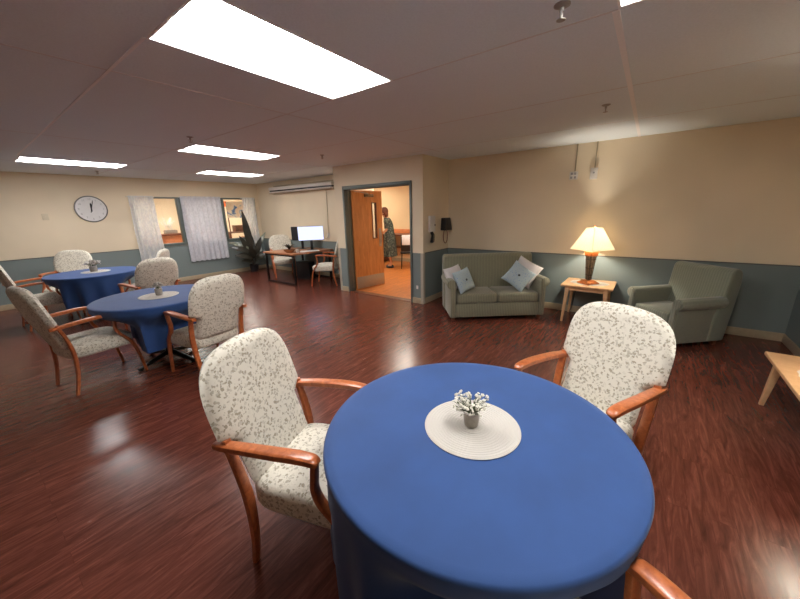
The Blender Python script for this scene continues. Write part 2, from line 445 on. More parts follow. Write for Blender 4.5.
# door casing
k += 1
c = MB()
for y0, y1 in ((dy0-.028, dy0+.012), (dy1-.012, dy1+.028)): c.b2((XD-.018, y0, 0), (XD+.16, y1, dz+.03))
c.b2((XD-.018, dy0+.012, dz-.035), (XD+.16, dy1-.012, dz+.03))
c.b2((XD+.06, dy0+.012, 0), (XD+.085, dy0+.02, dz-.035)).b2((XD+.06, dy1-.02, 0), (XD+.085, dy1-.012, dz-.035)).b2((XD+.06, dy0+.02, dz-.043), (XD+.085, dy1-.02, dz-.035))
struct(c.build('trim_%d' % k, M['frame'], bevel=.003), 'grey-blue door casing')
k += 1
struct(MB().b2((XD+.0, dy0+.0125, 0.0), (XD+.145, dy1-.0125, .006)).build('trim_%d' % k, M['brownwood'], smooth=False), 'brown door threshold')

# ceiling with holes for the recessed fixtures
LX, LY = 1.216, .585
LIGHTS = [(.782, 1.509), (2.039, 4.616), (3.28, 7.072), (.8056, 7.078), (.772, -.345)]
xs = sorted({XW-T, XA+T}|{l[0] for l in LIGHTS}|{l[0]+LX for l in LIGHTS}); ys = sorted({-2.2-T, YA+T}|{l[1] for l in LIGHTS}|{l[1]+LY for l in LIGHTS})
cm = MB()
for i in range(len(xs)-1):
    for j in range(len(ys)-1):
        cx, cy = (xs[i]+xs[i+1])/2, (ys[j]+ys[j+1])/2
        if any(l[0] < cx < l[0]+LX and l[1] < cy < l[1]+LY for l in LIGHTS): continue
        cm.b2((xs[i], ys[j], H), (xs[i+1], ys[j+1], H+.02))
struct(cm.build('ceiling', M['ceil'], smooth=False))
# panel seams
def free(a, b, axis, pos):   # split a batten around fixtures
    cuts = [(a, b)]
    for l in LIGHTS:
        lo, hi = (l[0], l[0]+LX) if axis == 'x' else (l[1], l[1]+LY)
        p0, p1 = (l[1], l[1]+LY) if axis == 'x' else (l[0], l[0]+LX)
        if p0-.03 < pos < p1+.03:
            nc = []
            for u, v in cuts:
                if hi <= u or lo >= v: nc.append((u, v)); continue
                if u < lo: nc.append((u, lo))
                if hi < v: nc.append((hi, v))
            cuts = nc
    return cuts
k += 1
s1 = MB()
for u, v in free(2.0, XB, 'x', .25): s1.b2((u, .235, H-.004), (v, .265, H))
for u, v in free(1.9, 6.9, 'y', .775): s1.b2((.768, u, H-.004), (.784, v, H))
struct(s1.build('trim_%d' % k, M['strip'], smooth=False))
k += 1
s2 = MB()
for yy in (2.69, 5.13, 7.57):
    for u, v in free(XW, XA if yy > 5.053 else XD, 'x', yy): s2.b2((u, yy-.006, H-.0015), (v, yy+.006, H))
for xx in (-.44, 2.0, 3.22, 4.44):
    for u, v in free(-1.4, YA, 'y', xx): s2.b2((xx-.006, u, H-.0015), (xx+.006, v, H))
struct(s2.build('trim_%d' % k, M['seam'], smooth=False))

# ------------------------------------------------------------------ ceiling fixtures
def make_fixture():
    t = thing('ceiling_light', '', 'ceiling light')
    f = MB()
    e = .012
    for a, b in (((0, 0), (LX, e)), ((0, LY-e), (LX, LY)), ((0, e), (e, LY-e)), ((LX-e, e), (LX, LY-e))):
        f.b2((a[0], a[1], -.003), (b[0], b[1], .1))
    f.b2((0, 0, .1), (LX, LY, .11))
    f.build('frame', M['reflector'], t, smooth=False)
    for s_ in (0, 1):
        g = MB(); n = 10; pr = []
        for i in range(n+1):
            q = i/n; y = e+q*.165; z = .006+.085*math.sin(q*PI/2)
            pr.append((y, z))
        pr += [(y, z+.004) for y, z in reversed(pr)]
        if s_: pr = [(LY-y, z) for y, z in pr]
        g.prism(pr, e, LX-e, 'x'); g.build('reflector', M['reflector'], t)
    d = MB(); pr = []
    for i in range(15):
        q = -1+2*i/14; pr.append((LY/2+q*.125, .08-.088*math.sqrt(max(0, 1-q*q))))
    pr.append((LY/2+.125, .096)); pr.append((LY/2-.125, .096))
    d.prism(pr, e+.03, LX-e-.03, 'x'); d.build('diffuser', M['tube'], t)
    return t
flab = ['long bright recessed ceiling light nearest the camera, above the near blue table',
        'recessed ceiling light nearer of the two in the middle, before the far window wall',
        'small far recessed ceiling light beside the white wall-mounted housing',
        'recessed ceiling light at the far left, in front of the wall clock',
        'recessed ceiling light cut by the top edge of the photo, end of the white batten',]
f0 = make_fixture()
for i, (x, y) in enumerate(LIGHTS):
    o = f0 if i == 0 else copy_tree(f0)
    o.location = (x, y, H); tag(o, flab[i], 'ceiling light', 'recessed ceiling lights')

# sprinkler heads
def sprinkler():
    t = thing('sprinkler_head', '', 'sprinkler')
    MB().lathe([(.034, 0), (.034, -.004), (.02, -.01), (.008, -.012)], 20).build('escutcheon', M['steel'], t)
    b = MB().lathe([(.009, -.01), (.009, -.028), (.005, -.03), (.005, -.05)], 12)
    b.tube([(.012, 0, -.026), (.018, 0, -.04), (.006, 0, -.055)], .003, 6).tube([(-.012, 0, -.026), (-.018, 0, -.04), (-.006, 0, -.055)], .003, 6)
    b.build('frame_arm', M['steel'], t)
    d = MB().lathe([(.004, -.055), (.019, -.056), (.019, -.058), (.004, -.06)], 14); d.build('deflector', M['steel'], t)
    return t
sp0 = sprinkler()
for i, (x, y, lb) in enumerate([(1.798, .431, 'steel sprinkler head at the top edge, nearest the camera'),
                                (3.645, .44, 'small sprinkler head on the ceiling above the lamp side, beside the white batten'),
                                (1.878, 8.325, 'pale sprinkler head just below the far left ceiling light'),
                                (1.82, 4.208, 'dark sprinkler head left of the middle ceiling light'),
                                (3.627, 4.129, 'small sprinkler head on the ceiling in front of the doorway')]):
    o = sp0 if i == 0 else copy_tree(sp0)
    o.location = (x, y, H); tag(o, lb, 'sprinkler', 'ceiling sprinklers')

# ------------------------------------------------------------------ windows in the back wall
mull = [(3.50, 3.56), (4.50, 4.56)]
panes = [(wx0, 3.50), (3.56, 4.50), (4.56, wx1)]
for i, (a, b) in enumerate(panes):
    e = .035
    fr = MB()
    a2 = a if i == 0 else a-.03; b2 = b if i == 2 else b+.03
    y0, y1 = YA-.012, YA+.1
    fr.b2((a2, y0, wz0), (a+e, y1, wz1)).b2((b-e, y0, wz0), (b2, y1, wz1)).b2((a+e, y0, wz1-e), (b-e, y1, wz1)).b2((a+e, y0, wz0), (b-e, y1, wz0+e))
    o = struct(fr.build('window_%d' % (i+1), M['frame'], bevel=.003))
    MB().b2((a+e-.004, YA+.04, wz0+e-.004), (b-e+.004, YA+.046, wz1-e+.004)).build('glass_pane', M['glass'], o, smooth=False)
k += 1
struct(MB().b2((wx0-.05, YA-.03, wz0-.03), (wx1+.03, YA-.012, wz0+.002)).b2((wx0-.05, YA-.012, wz0-.03), (wx1+.03, YA, wz0-.001)).build('trim_%d' % k, M['frame'], bevel=.003), 'grey-blue window sill')

def curtain(x0, x1, z0, z1, folds, mat, label, flare=0, seed=0, yoff=-.055):
    rnd = random.Random(seed)
    t = thing('window_curtain', label, 'curtain', ((x0+x1)/2, YA+yoff, z0), 0, 'window curtains')
    nx, nz = folds*10, 26; w = x1-x0; vs = []; fs = []
    ph = [rnd.uniform(-.6, .6) for _ in range(folds+1)]; am = [rnd.uniform(.6, 1.2) for _ in range(folds+1)]
    for j in range(nz+1):
        v = j/nz; z = v*(z1-z0)
        for i in range(nx+1):
            u = i/nx; q = u*folds; kk = min(int(q), folds-1); fr = q-kk
            a = am[kk]*(1-fr)+am[kk+1]*fr; p = ph[kk]*(1-fr)+ph[kk+1]*fr
            amp = (.013+.013*(1-v))*a
            y = amp*math.sin(2*PI*q+p+.5*math.sin(3*v+kk))
            x = -w/2+w*u+flare*(u-.5)*(1-v)**1.5+.004*math.sin(9*v+i)
            vs.append((x, y, z+.008*math.sin(2*PI*q+1)*(1-v)))
    for j in range(nz):
        for i in range(nx): a = j*(nx+1)+i; fs.append((a, a+1, a+nx+2, a+nx+1))
    o = MB().add(vs, fs).build('drape', mat, t, ang=180)
    MB().tube([(-w/2-.02, 0, z1-z0-.022), (w/2+.02, 0, z1-z0-.022)], .006, 8, 1).b2((-w/2-.02, -.004, z1-z0-.028), (-w/2-.012, -yoff, z1-z0-.016)).b2((w/2+.012, -.004, z1-z0-.028), (w/2+.02, -yoff, z1-z0-.016)).build('curtain_rod', M['white'], t)
curtain(2.50, 2.98, .50, 2.062, 5, M['curtain_cream'], 'pale semi-sheer patterned curtain at the left end of the windows', .03, 1)
curtain(3.53, 4.50, .46, 2.068, 8, M['curtain_grey'], 'wide grey-lilac curtain in the middle of the windows', .02, 5)
curtain(5.09, 5.46, .52, 2.062, 5, M['curtain_cream'], 'narrow cream patterned curtain at the right end, behind the plant', .05, 3)

# ------------------------------------------------------------------ wall clock, switch
def text_mesh(txt, size, name='t'):
    cu = bpy.data.curves.new(name, 'FONT'); cu.body = txt; cu.size = size; cu.align_x = 'CENTER'; cu.align_y = 'CENTER'; cu.extrude = .0008
    ob = bpy.data.objects.new(name, cu); COL.objects.link(ob)
    dg = bpy.context.evaluated_depsgraph_get(); me = bpy.data.meshes.new_from_object(ob.evaluated_get(dg))
    r = ([tuple(v.co) for v in me.vertices], [tuple(p.vertices) for p in me.polygons])
    bpy.data.objects.remove(ob); bpy.data.curves.remove(cu); bpy.data.meshes.remove(me)
    return r
ck = thing('wall_clock', 'large round white wall clock with a thin dark rim, hands near twelve', 'clock', (1.86, YA, 1.785))
ck.rotation_euler = (PI/2, 0, 0)      # local z points out of the wall into the room
Rk = .252
MB().lathe([(Rk-.004, 0), (Rk+.008, .004), (Rk+.012, .02), (Rk+.006, .034), (Rk-.006, .034), (Rk-.01, .02)], 64).build('rim', M['clockrim'], ck)
MB().lathe([(Rk-.006, .001), (Rk-.006, .021)], 64).build('dial', M['clockface'], ck)
for h in range(1, 13):
    a = PI/2-h*PI/6; vs, fs = text_mesh(str(h), .052)
    MB().add([(x+.195*math.cos(a), y+.195*math.sin(a), z+.0222) for x, y, z in vs], fs).build('numeral', M['greyink'], ck, smooth=False)
def hand(L, w, ang, z, name, tail=.06):
    R = Matrix.Rotation(-ang, 3, 'Z'); m = MB()
    m.add([R @ Vector(p) for p in [(-w/2, -tail, z), (w/2, -tail, z), (w*.6, L*.75, z), (0, L, z), (-w*.6, L*.75, z), (-w/2, -tail, z+.002), (w/2, -tail, z+.002), (w*.6, L*.75, z+.002), (0, L, z+.002), (-w*.6, L*.75, z+.002)]],
          [(4, 3, 2, 1, 0), (5, 6, 7, 8, 9)]+[(i, (i+1) % 5, 5+(i+1) % 5, 5+i) for i in range(5)])
    m.build(name, M['black'], ck, smooth=False)
hand(.13, .022, math.radians(2), .025, 'hour_hand', .05); hand(.19, .012, math.radians(16), .029, 'minute_hand', .075)
MB().lathe([(.012, .022), (.012, .034), (.006, .036)], 16).build('hub', M['black'], ck)

def plate(name, label, cat, loc, face, w=.075, h=.115, kind='switch', col='white', group=None):
    # face: rotation about z so that local -y points into the room
    t = thing(name, label, cat, loc, face, group)
    MB().b2((-w/2, -.007, -h/2), (w/2, 0, h/2)).build('cover_plate', M[col], t, bevel=.002)
    if kind == 'switch': MB().b2((-.006, -.014, -.014), (.006, -.007, .014)).build('toggle', M[col], t, bevel=.002)
    else:
        for s_ in (-1, 1): MB().prism([(.016*math.cos(a*PI/8), .013*math.sin(a*PI/8)+s_*.02) for a in range(16)], -.009, -.007, 'y').build('socket', M['offwhite'], t)
    return t
plate('light_switch', 'small cream switch plate on the back wall left of the clock', 'switch', (1.165, YA, 1.648), 0, .09, .12, 'switch', 'plate')
plate('wall_outlet', 'small white outlet low on the blue wall right of the doorway', 'outlet', (XD, 3.12, .29), -PI/2, .04, .06, 'socket', 'white')
ou = plate('wall_outlet', 'white outlet on the cream wall right of the computer screen', 'outlet', (XA, 6.368, 1.04), -PI/2, .09, .13, 'socket', 'offwhite')
tag(MB().tube([(XA-.012, 6.33, 2.13), (XA-.01, 6.34, 1.7), (XA-.012, 6.36, 1.3), (XA-.012, 6.36, 1.07), (XA-.02, 6.42, .98), (XA-.02, 6.5, .97), (XA-.02, 6.52, 1.04)], .006, 6).build('pull_cord', M['base']),
    'thin cord hanging from the white wall housing down to the outlet', 'cord')

# long white housing on the alcove wall
t = thing('wall_housing', 'long white wall-mounted housing with a dark slot, high above the computer desk', 'wall unit', (XA, 7.16, 2.14))
hl = 1.28
MB().b2((-.03, -hl, -.01), (0, hl, .19)).build('mounting_board', M['base'], t, bevel=.003)
MB().prism([(-.03, .14), (-.19, .14), (-.215, .12), (-.215, .06), (-.03, .06)], -hl+.04, hl-.04, 'y').build('casing', M['offwhite'], t, bevel=.006)
MB().prism([(-.03, .06), (-.19, .06), (-.19, .028), (-.03, .028)], -hl+.05, hl-.05, 'y').build('slot', M['black'], t, smooth=False)
MB().prism([(-.03, .028), (-.2, .028), (-.215, .012), (-.2, -.002), (-.03, -.002)], -hl+.04, hl-.04, 'y').build('bottom_lip', M['offwhite'], t, bevel=.003)

# ------------------------------------------------------------------ arm chairs
def make_chair(wood_m):
    t = thing('arm_chair', '', 'chair')
    # upholstered back pad
    nu, nv = 28, 34; vs = []; front = []; 
    def half(tv):
        e = (tv-.36)/.09; e = max(0, min(1, e)); e = e*e*(3-2*e)
        w = .218+.07*e
        if tv > .55: q = (tv-.55)/.45; w *= (max(0, 1-q**3.1))**(1/3.1)
        if tv < .05: w *= .9+.1*math.sqrt(tv/.05)
        return w
    tv = [0, .01, .03]+[.06+.54*i/14 for i in range(15)]+[.6+.4*(1-(1-i/14)**1.9) for i in range(1, 15)]
    tv[-1] = .999
    nv = len(tv)
    def spine(q):
        z = .43+.62*q; y = -.215-.20*q+.03*q*q
        return y, z
    for side in (0, 1):
        for q in tv:
            w = half(q); y, z = spine(q)
            et = min(1, (1-q)/.10) if q > .9 else 1; et = math.sqrt(max(0, 1-(1-et)**2)); eb = min(1, q/.05+.25); 
            for i in range(nu+1):
                u = -1+2*i/nu; th = .042*(max(0, 1-abs(u)**5))**.5*max(.05, et)*eb
                curve = .012*u*u
                vs.append((u*w, y+curve+(th if side == 0 else -th), z+(.25*th if side == 0 else -.25*th)))
    W = nu+1; n1 = nv*W; fs = []
    for j in range(nv-1):
        for i in range(nu):
            a = j*W+i; fs.append((a, a+1, a+W+1, a+W)); b = n1+a; fs.append((b, b+W, b+W+1, b+1))
    for j in range(nv-1):
        for i in (0, nu):
            a = j*W+i; fs.append((a, a+W, n1+a+W, n1+a) if i == nu else (a, n1+a, n1+a+W, a+W))
    for i in range(nu):
        fs.append((i, n1+i, n1+i+1, i+1)); a = (nv-1)*W+i; fs.append((a, a+1, n1+a+1, n1+a))
    o = MB().add(vs, fs).build('backrest', M['chairfab'], t, ang=75)
    # seat cushion
    s = MB(); prof = []
    vs = []; fs = []; n = 40
    rings = [(0, .355), (.88, .355), (.97, .362), (1, .385), (1, .45), (.975, .472), (.9, .487), (.7, .496), (.35, .5), (0.02, .5)]
    for r_, z in rings:
        for i in range(n):
            a = 2*PI*i/n; ca, sa = math.cos(a), math.sin(a)
            x = math.copysign(abs(ca)**.36, ca)*.252; y = math.copysign(abs(sa)**.36, sa)*.262
            x *= (1+.05*y/.26); vs.append((x*max(r_, .01), y*max(r_, .01)+.02, z-.02-.012*(1 if y > 0 else 0)*abs(y/.26)**3))
    for j in range(len(rings)-1):
        for i in range(n): k_ = (i+1) % n; fs.append((j*n+i, j*n+k_, (j+1)*n+k_, (j+1)*n+i))
    fs.append(tuple(range(n-1, -1, -1))); fs.append(tuple((len(rings)-1)*n+i for i in range(n)))
    MB().add(vs, fs).build('seat', M['chairfab'], t, ang=60)
    for s_ in (-1, 1):
        MB().sweep([(s_*.228, -.262, 0), (s_*.245, -.222, .2), (s_*.256, -.212, .40), (s_*.262, -.232, .55), (s_*.264, -.262, .66), (s_*.263, -.27, .70)],
                   [(.013, .017), (.014, .021), (.015, .024), (.014, .022), (.013, .019), (.012, .016)], (1, 0, 0)).build('leg', wood_m, t)
        MB().sweep([(s_*.268, .142, .674), (s_*.266, .134, .61), (s_*.262, .128, .545), (s_*.26, .150, .48), (s_*.258, .222, .38), (s_*.254, .268, .25), (s_*.25, .306, 0)],
                   [(.013, .018), (.013, .02), (.013, .021), (.014, .022), (.014, .021), (.013, .018), (.012, .014)], (1, 0, 0)).build('leg', wood_m, t)
        MB().sweep([(s_*.265, -.325, .670), (s_*.268, -.28, .672), (s_*.274, -.16, .684), (s_*.276, -.02, .692), (s_*.273, .07, .694), (s_*.27, .135, .688), (s_*.268, .155, .674)],
                   [(.021, .013), (.025, .016), (.027, .017), (.029, .017), (.029, .017), (.027, .016), (.020, .012)], (0, 0, 1), n=14).build('armrest', wood_m, t)
    return t
CH = [  # x, y, a, label
    (.831, 1.13, -2.776, 'near cream speckled armchair at the left of the closest blue table'),
    (1.85, .20, 1.14, 'cream speckled armchair seen from the front, at the right of the closest blue table'),
    (.57, -.063, -.585, 'armchair cut by the bottom edge, only its orange-brown arm shows against the near blue cloth'),
    (.60, 4.361, -1.413, 'cream speckled armchair seen from the side, left of the middle blue table'),
    (1.379, 3.598, .13, 'cream speckled armchair seen from behind, at the right front of the middle blue table'),
    (1.56, 5.80, .20, 'greyish armchair seen from behind, just behind the middle blue table'),
    (.64, 7.42, -1.50, 'cream armchair at the left end of the far blue table, cut by the photo edge'),
    (1.06, 8.14, 2.55, 'cream speckled armchair facing the camera behind the far blue table'),
    (1.88, 7.04, .95, 'cream armchair with only its rounded top showing, at the right of the far blue table'),
    (5.12, 7.68, 2.65, 'cream armchair behind the computer desk, facing the camera'),
    (4.97, 5.79, .566, 'cream armchair in front of the computer desk, seen from the side near the doorway'),
]
groups = ['armchairs around the near table']*3+['armchairs around the middle table']*2+['armchairs around the far table']*4+['armchairs at the computer desk']*2
ch0 = make_chair(M['chairwood'])
for i, (x, y, a, lb) in enumerate(CH):
    o = ch0 if i == 0 else copy_tree(ch0)
    o.location = (x, y, 0); o.rotation_euler = (0, 0, a); tag(o, lb, 'chair', groups[i])

# ------------------------------------------------------------------ round tables
def round_table(cx, cy, chairs, zb, names, seed, rot=0, skip=(), fa=.030):
    RT = .572; ZT = .748
    t = thing('round_table', names[0], 'table', (cx, cy, 0), rot)
    MB().lathe([(RT-.02, ZT-.03), (RT, ZT-.022), (RT, ZT-.006), (RT-.006, ZT)], 64).build('tabletop', M['darkwood'], t)
    MB().lathe([(.05, .06), (.04, .12), (.04, .6), (.12, .7), (.12, ZT-.03)], 20).build('column', M['blackmetal'], t)
    for q in range(4):
        a = q*PI/2+.3
        MB().sweep([(.03*math.cos(a), .03*math.sin(a), .09), (.2*math.cos(a), .2*math.sin(a), .055), (.36*math.cos(a), .36*math.sin(a), .02)], [(.03, .022), (.028, .018), (.022, .012)], (0, 0, 1)).b2((.34*math.cos(a)-.015, .34*math.sin(a)-.015, 0), (.34*math.cos(a)+.015, .34*math.sin(a)+.015, .02)).build('foot', M['blackmetal'], t)
    # cloth
    rnd = random.Random(seed)
    dents = []
    for k_, (x, y, a, _) in enumerate(chairs):
        if k_ in skip: continue
        d = math.hypot(x-cx, y-cy); dents.append((math.atan2(y-cy, x-cx), max(.2, d-.36)))
    nf = 15; phs = [rnd.uniform(-.5, .5) for _ in range(4)]
    n = 240; R = .587
    prof = []
    rings = [0.02]+[.2, .38, .5, .55]
    vs = []; fs = []
    def ring(rf, z): 
        for i in range(n): th = 2*PI*i/n; r_ = rf(th); vs.append((r_*math.cos(th), r_*math.sin(th), z))
    zc = .755
    for r_ in rings: ring(lambda th, r_=r_: r_, zc)
    for q in (.25, .5, .75, 1.0):
        ring(lambda th, q=q: R-.016+.016*math.sin(q*PI/2), zc-.016+.016*math.cos(q*PI/2))
    nz = 26; z1 = zc-.016
    for j in range(1, nz+1):
        v = j/nz; z = z1-(z1-zb)*v
        def rf(th):
            amp = fa*min(1, v*1.6)
            base = R-.004+(.01 if skip else -.03)*v
            fold = amp*(math.sin(nf*th+phs[0]+.8*math.sin(2*th+phs[1]))+.45*math.sin((nf*.6)//1*th+phs[2]))
            r_ = base+fold-.012*v
            k_ = max(0, min(1, (.70-z)/.22)); k_ = k_*k_*(3-2*k_)
            for ph, d in dents:
                da = (th-ph+PI) % (2*PI)-PI
                if abs(da) < 1.25:
                    lim = (d+fold*.25)/max(.18, math.cos(da))
                    if lim < r_: r_ = r_*(1-k_)+lim*k_
            return r_
        ring(rf, z+.004*math.sin(3*0))
    L = len(vs)//n
    for j in range(L-1):
        for i in range(n): k_ = (i+1) % n; fs.append((j*n+i, (j+1)*n+i, (j+1)*n+k_, j*n+k_))
    fs.append(tuple(range(n)))
    c = MB().add(vs, fs).build('tablecloth', M['cloth'], None, ang=70)
    c.location = (cx, cy, 0)
    tag(c, names[1], 'tablecloth', 'blue tablecloths')
    return c
TB = [(1.074, .459), (1.222, 4.28), (1.25, 7.16)]
round_table(*TB[0], CH[0:3], .16, ('round table under the blue cloth nearest the camera', 'blue cloth on the large round table nearest the camera'), 3, 0, (0,), .013)
round_table(*TB[1], CH[3:5], .27, ('round table under the blue cloth of the middle table, black foot showing', 'blue cloth on the middle table, between the side-view and back-view chairs'), 5)
round_table(*TB[2], CH[5:9], .27, ('round table under the blue cloth by the clock wall', 'blue cloth on the far table near the clock wall'), 9)

mlab = ['round pale woven placemat in the middle of the near blue table', 'round pale placemat on the middle blue table', 'round pale placemat on the far blue table below the clock']
def placemat(x, y, lb):
    m = MB(); n = 72; pr = []
    pr = [(.0, 0), (.184, 0), (.188, .002), (.185, .0045)]
    for i in range(48): pr.append((.182-i*.0037, .0045+(.0013 if i % 2 else 0)))
    m.lathe(pr, n)
    o = m.build('placemat', M['mat'], None); o.location = (x, y, .7555)
    tag(o, lb, 'placemat', 'round placemats')
MATS = [(1.075, .462), (1.227, 4.26), (1.29, 7.19)]
for (x, y), lb in zip(MATS, mlab): placemat(x, y, lb)
def cup(name, x, y, r, h, mat, lb, loc_z=.7616):
    t = thing(name, lb, 'vase', (x, y, loc_z), 0, 'little vases on the tables')
    MB().lathe([(r*.86, 0), (r*.9, .003), (r, h*.5), (r*1.02, h), (r*.92, h), (r*.9, h*.5), (r*.78, .008)], 28).build('body', mat, t)
    MB().lathe([(r*1.03, h-.004), (r*1.06, h-.001), (r*1.03, h+.002), (r*.9, h+.001)], 28).build('rim', mat, t)
    return t
cup('flower_vase', 1.078, .466, .031, .058, M['cup'], 'small grey cup holding white flowers on the near placemat')
cup('flower_vase', 1.235, 4.27, .036, .07, M['cup'], 'small grey cup on the placemat of the middle table')
cup('flower_vase', 1.27, 7.2, .05, .09, M['cup'], 'small grey pot on the placemat of the far table')
def bunch(x, y, z, r, n, lb, petal, parts=True, spread=1.0, size=.0075):
    rnd = random.Random(n)
    t = thing('flower_bunch', lb, 'flowers', (x, y, z), 0, 'flower bunches in the vases')
    st = MB(); pos = []
    for i in range(n):
        a = rnd.uniform(0, 2*PI); q = math.sqrt(rnd.random()); el = rnd.uniform(.25, 1)
        p = Vector((r*q*math.cos(a)*spread, r*q*math.sin(a)*spread, .018+r*.95*el*(1-.45*q*q)))
        st.tube([(p.x*.12, p.y*.12, -.045), (p.x*.4, p.y*.4, .0+.3*p.z), tuple(p)], .0011, 5, 3); pos.append(p)
    st.build('stems', M['stem'], t)
    me = None
    for p in pos:
        if me is None:
            b = MB(); s_ = size
            for q in range(5): a = q*2*PI/5; b.ball((s_*.62*math.cos(a), s_*.62*math.sin(a), 0), (s_*.55, s_*.55, s_*.35), 6, 4)
            b.ball((0, 0, s_*.15), s_*.42, 6, 4); o = b.build('blossom', petal, t); me = o
        else:
            o = me.copy(); COL.objects.link(o); o.parent = t
        o.location = p; o.rotation_euler = (rnd.uniform(-.9, .9), rnd.uniform(-.9, .9), rnd.uniform(0, 6)); s = rnd.uniform(.7, 1.35); o.scale = (s, s, s)
bunch(1.078, .466, .7616+.053, .076, 96, 'white baby\'s-breath flowers in the grey cup on the near table', M['petal'], size=.0062)
bunch(1.235, 4.27, .7616+.066, .055, 40, 'dusty grey-green flowers in the cup of the middle table', M['petal2'], size=.012)
bunch(1.27, 7.2, .7616+.085, .10, 60, 'pale flat spray of flowers in the pot of the far table', M['petal2'], size=.016)

# ------------------------------------------------------------------ loveseat and armchair
def arcpts(cx, cz, r, a0, a1, n=10):
    return [(cx+r*math.cos(math.radians(a0+(a1-a0)*i/n)), cz+r*math.sin(math.radians(a0+(a1-a0)*i/n))) for i in range(n+1)]
def upholstered(name, label, cat, x, y, a, hw, D, Ht, ha, seats, mat):
    t = thing(name, label, cat, (x, y, 0), a)
    MB().b2((-hw+.05, -D+.06, .06), (hw-.05, -.012, .265)).build('base', mat, t, bevel=.012)
    aw = .15
    for s_ in (-1, 1):
        # arm section in (x, z), then slid along y
        p = [(hw-.045, .06), (hw-.045, ha-.13)]+arcpts(hw-.058, ha-.062, .066, -50, 180, 12)+[(hw-aw+.03, ha-.13), (hw-aw+.02, .06)]
        p = [(s_*u, v) for u, v in p]
        arm = MB().prism(p, -D+.16, 0, 'y').build('arm', mat, t, bevel=.01)
        MB().prism([(s_*u, v) for u, v in [(hw-.052, .075), (hw-.055, ha-.12)]+arcpts(hw-.062, ha-.062, .05, -40, 180, 10)+[(hw-aw+.035, ha-.13), (hw-aw+.03, .075)]], 0, .012, 'y').build('front_panel', mat, arm, bevel=.005)
    # back, section in (y, z)
    p = [(-D+.07, .06), (-D+.02, .5), (-D, Ht-.12)]+arcpts(-D+.085, Ht-.075, .078, 180, 20, 10)+[(-D+.19, Ht-.28), (-D+.27, .32), (-D+.28, .06)]
    MB().prism(p, -hw+.03, hw-.03, 'x').build('backrest', mat, t, bevel=.025, seg=3)
    sw = 2*(hw-aw+.015)/seats
    for i in range(seats):
        cx = -hw+aw-.015+sw*(i+.5)
        MB().box((cx, (-D+.24)/2, .335), (sw-.008, D-.24, .14)).build('seat_cushion', mat, t, bevel=.035, seg=4)
    for sx in (-1, 1):
        for yy in (-.07, -D+.12):
            MB().taper((sx*(hw-.1), yy, 0), (.04, .04), (sx*(hw-.1), yy, .062), (.055, .055)).build('leg', M['brownwood'], t, smooth=False)
    return t
SX, SY, SA = 4.512, 1.607, 2.239
upholstered('loveseat', 'green-grey corded two-seat loveseat set across the corner by the doorway', 'sofa', SX, SY, SA, .735, .74, .91, .62, 2, M['sofa'])
upholstered('lounge_armchair', 'grey-green corded upholstered armchair against the right wall', 'armchair', 4.80, -.155, .77, .375, .73, .89, .585, 1, M['armchair'])

def loc2w(p, x, y, a): return (x+math.cos(a)*p[0]-math.sin(a)*p[1], y+math.sin(a)*p[0]+math.cos(a)*p[1], p[2])
def pillow(label, p, rot, size, mat, button=False):
    t = thing('throw_pillow', label, 'pillow', loc2w(p, SX, SY, SA), 0, 'throw pillows on the loveseat')
    t.rotation_euler = (Matrix.Rotation(SA, 3, 'Z') @ rot).to_euler()
    n = 18; vs = []; fs = []
    for s_ in (1, -1):
        for j in range(n+1):
            for i in range(n+1):
                u, v = -1+2*i/n, -1+2*j/n
                th = .055*((1-u**4)*(1-v**4))**.55
                pin = 1-.07*(1-u*u)*(v*v)-.0; pin2 = 1-.07*(1-v*v)*(u*u)
                vs.append((u*size/2*pin2, s_*max(th, .001), v*size/2*pin))
    W = n+1
    for j in range(n):
        for i in range(n):
            a = j*W+i; fs.append((a, a+1, a+W+1, a+W)); b = a+W*W; fs.append((b, b+W, b+W+1, b+1))
    for i in range(n):
        for a, b in ((i, i+1), (n*W+i, n*W+i+1), (i*W, (i+1)*W), (i*W+n, (i+1)*W+n)): fs.append((a, b, b+W*W, a+W*W))
    MB().add(vs, fs).build('cover', mat, t, ang=80)
    if button: MB().ball((0, .054, 0), (.018, .01, .018)).build('button', M['button'], t)
RX = lambda d: Matrix.Rotation(math.radians(d), 3, 'X'); RZ = lambda d: Matrix.Rotation(math.radians(d), 3, 'Z'); RY = lambda d: Matrix.Rotation(math.radians(d), 3, 'Y')
# sitter's right (+x) is the photo's left
pillow('white throw pillow at the left arm of the loveseat, behind the blue one', (.575, -.30, .60), RZ(38) @ RX(24) @ RY(6), .36, M['pwhite'])
pillow('pale blue throw pillow leaning at the left arm of the loveseat', (.46, -.20, .575), RZ(34) @ RX(22) @ RY(10), .34, M['pblue'], True)
pillow('white throw pillow at the right arm of the loveseat, behind the blue one', (-.49, -.31, .65), RZ(-22) @ RX(22) @ RY(-30), .38, M['pwhite'])
pillow('pale blue throw pillow with a dark button at the right arm of the loveseat', (-.36, -.21, .61), RZ(-14) @ RX(28) @ RY(-38), .36, M['pblue'], True)

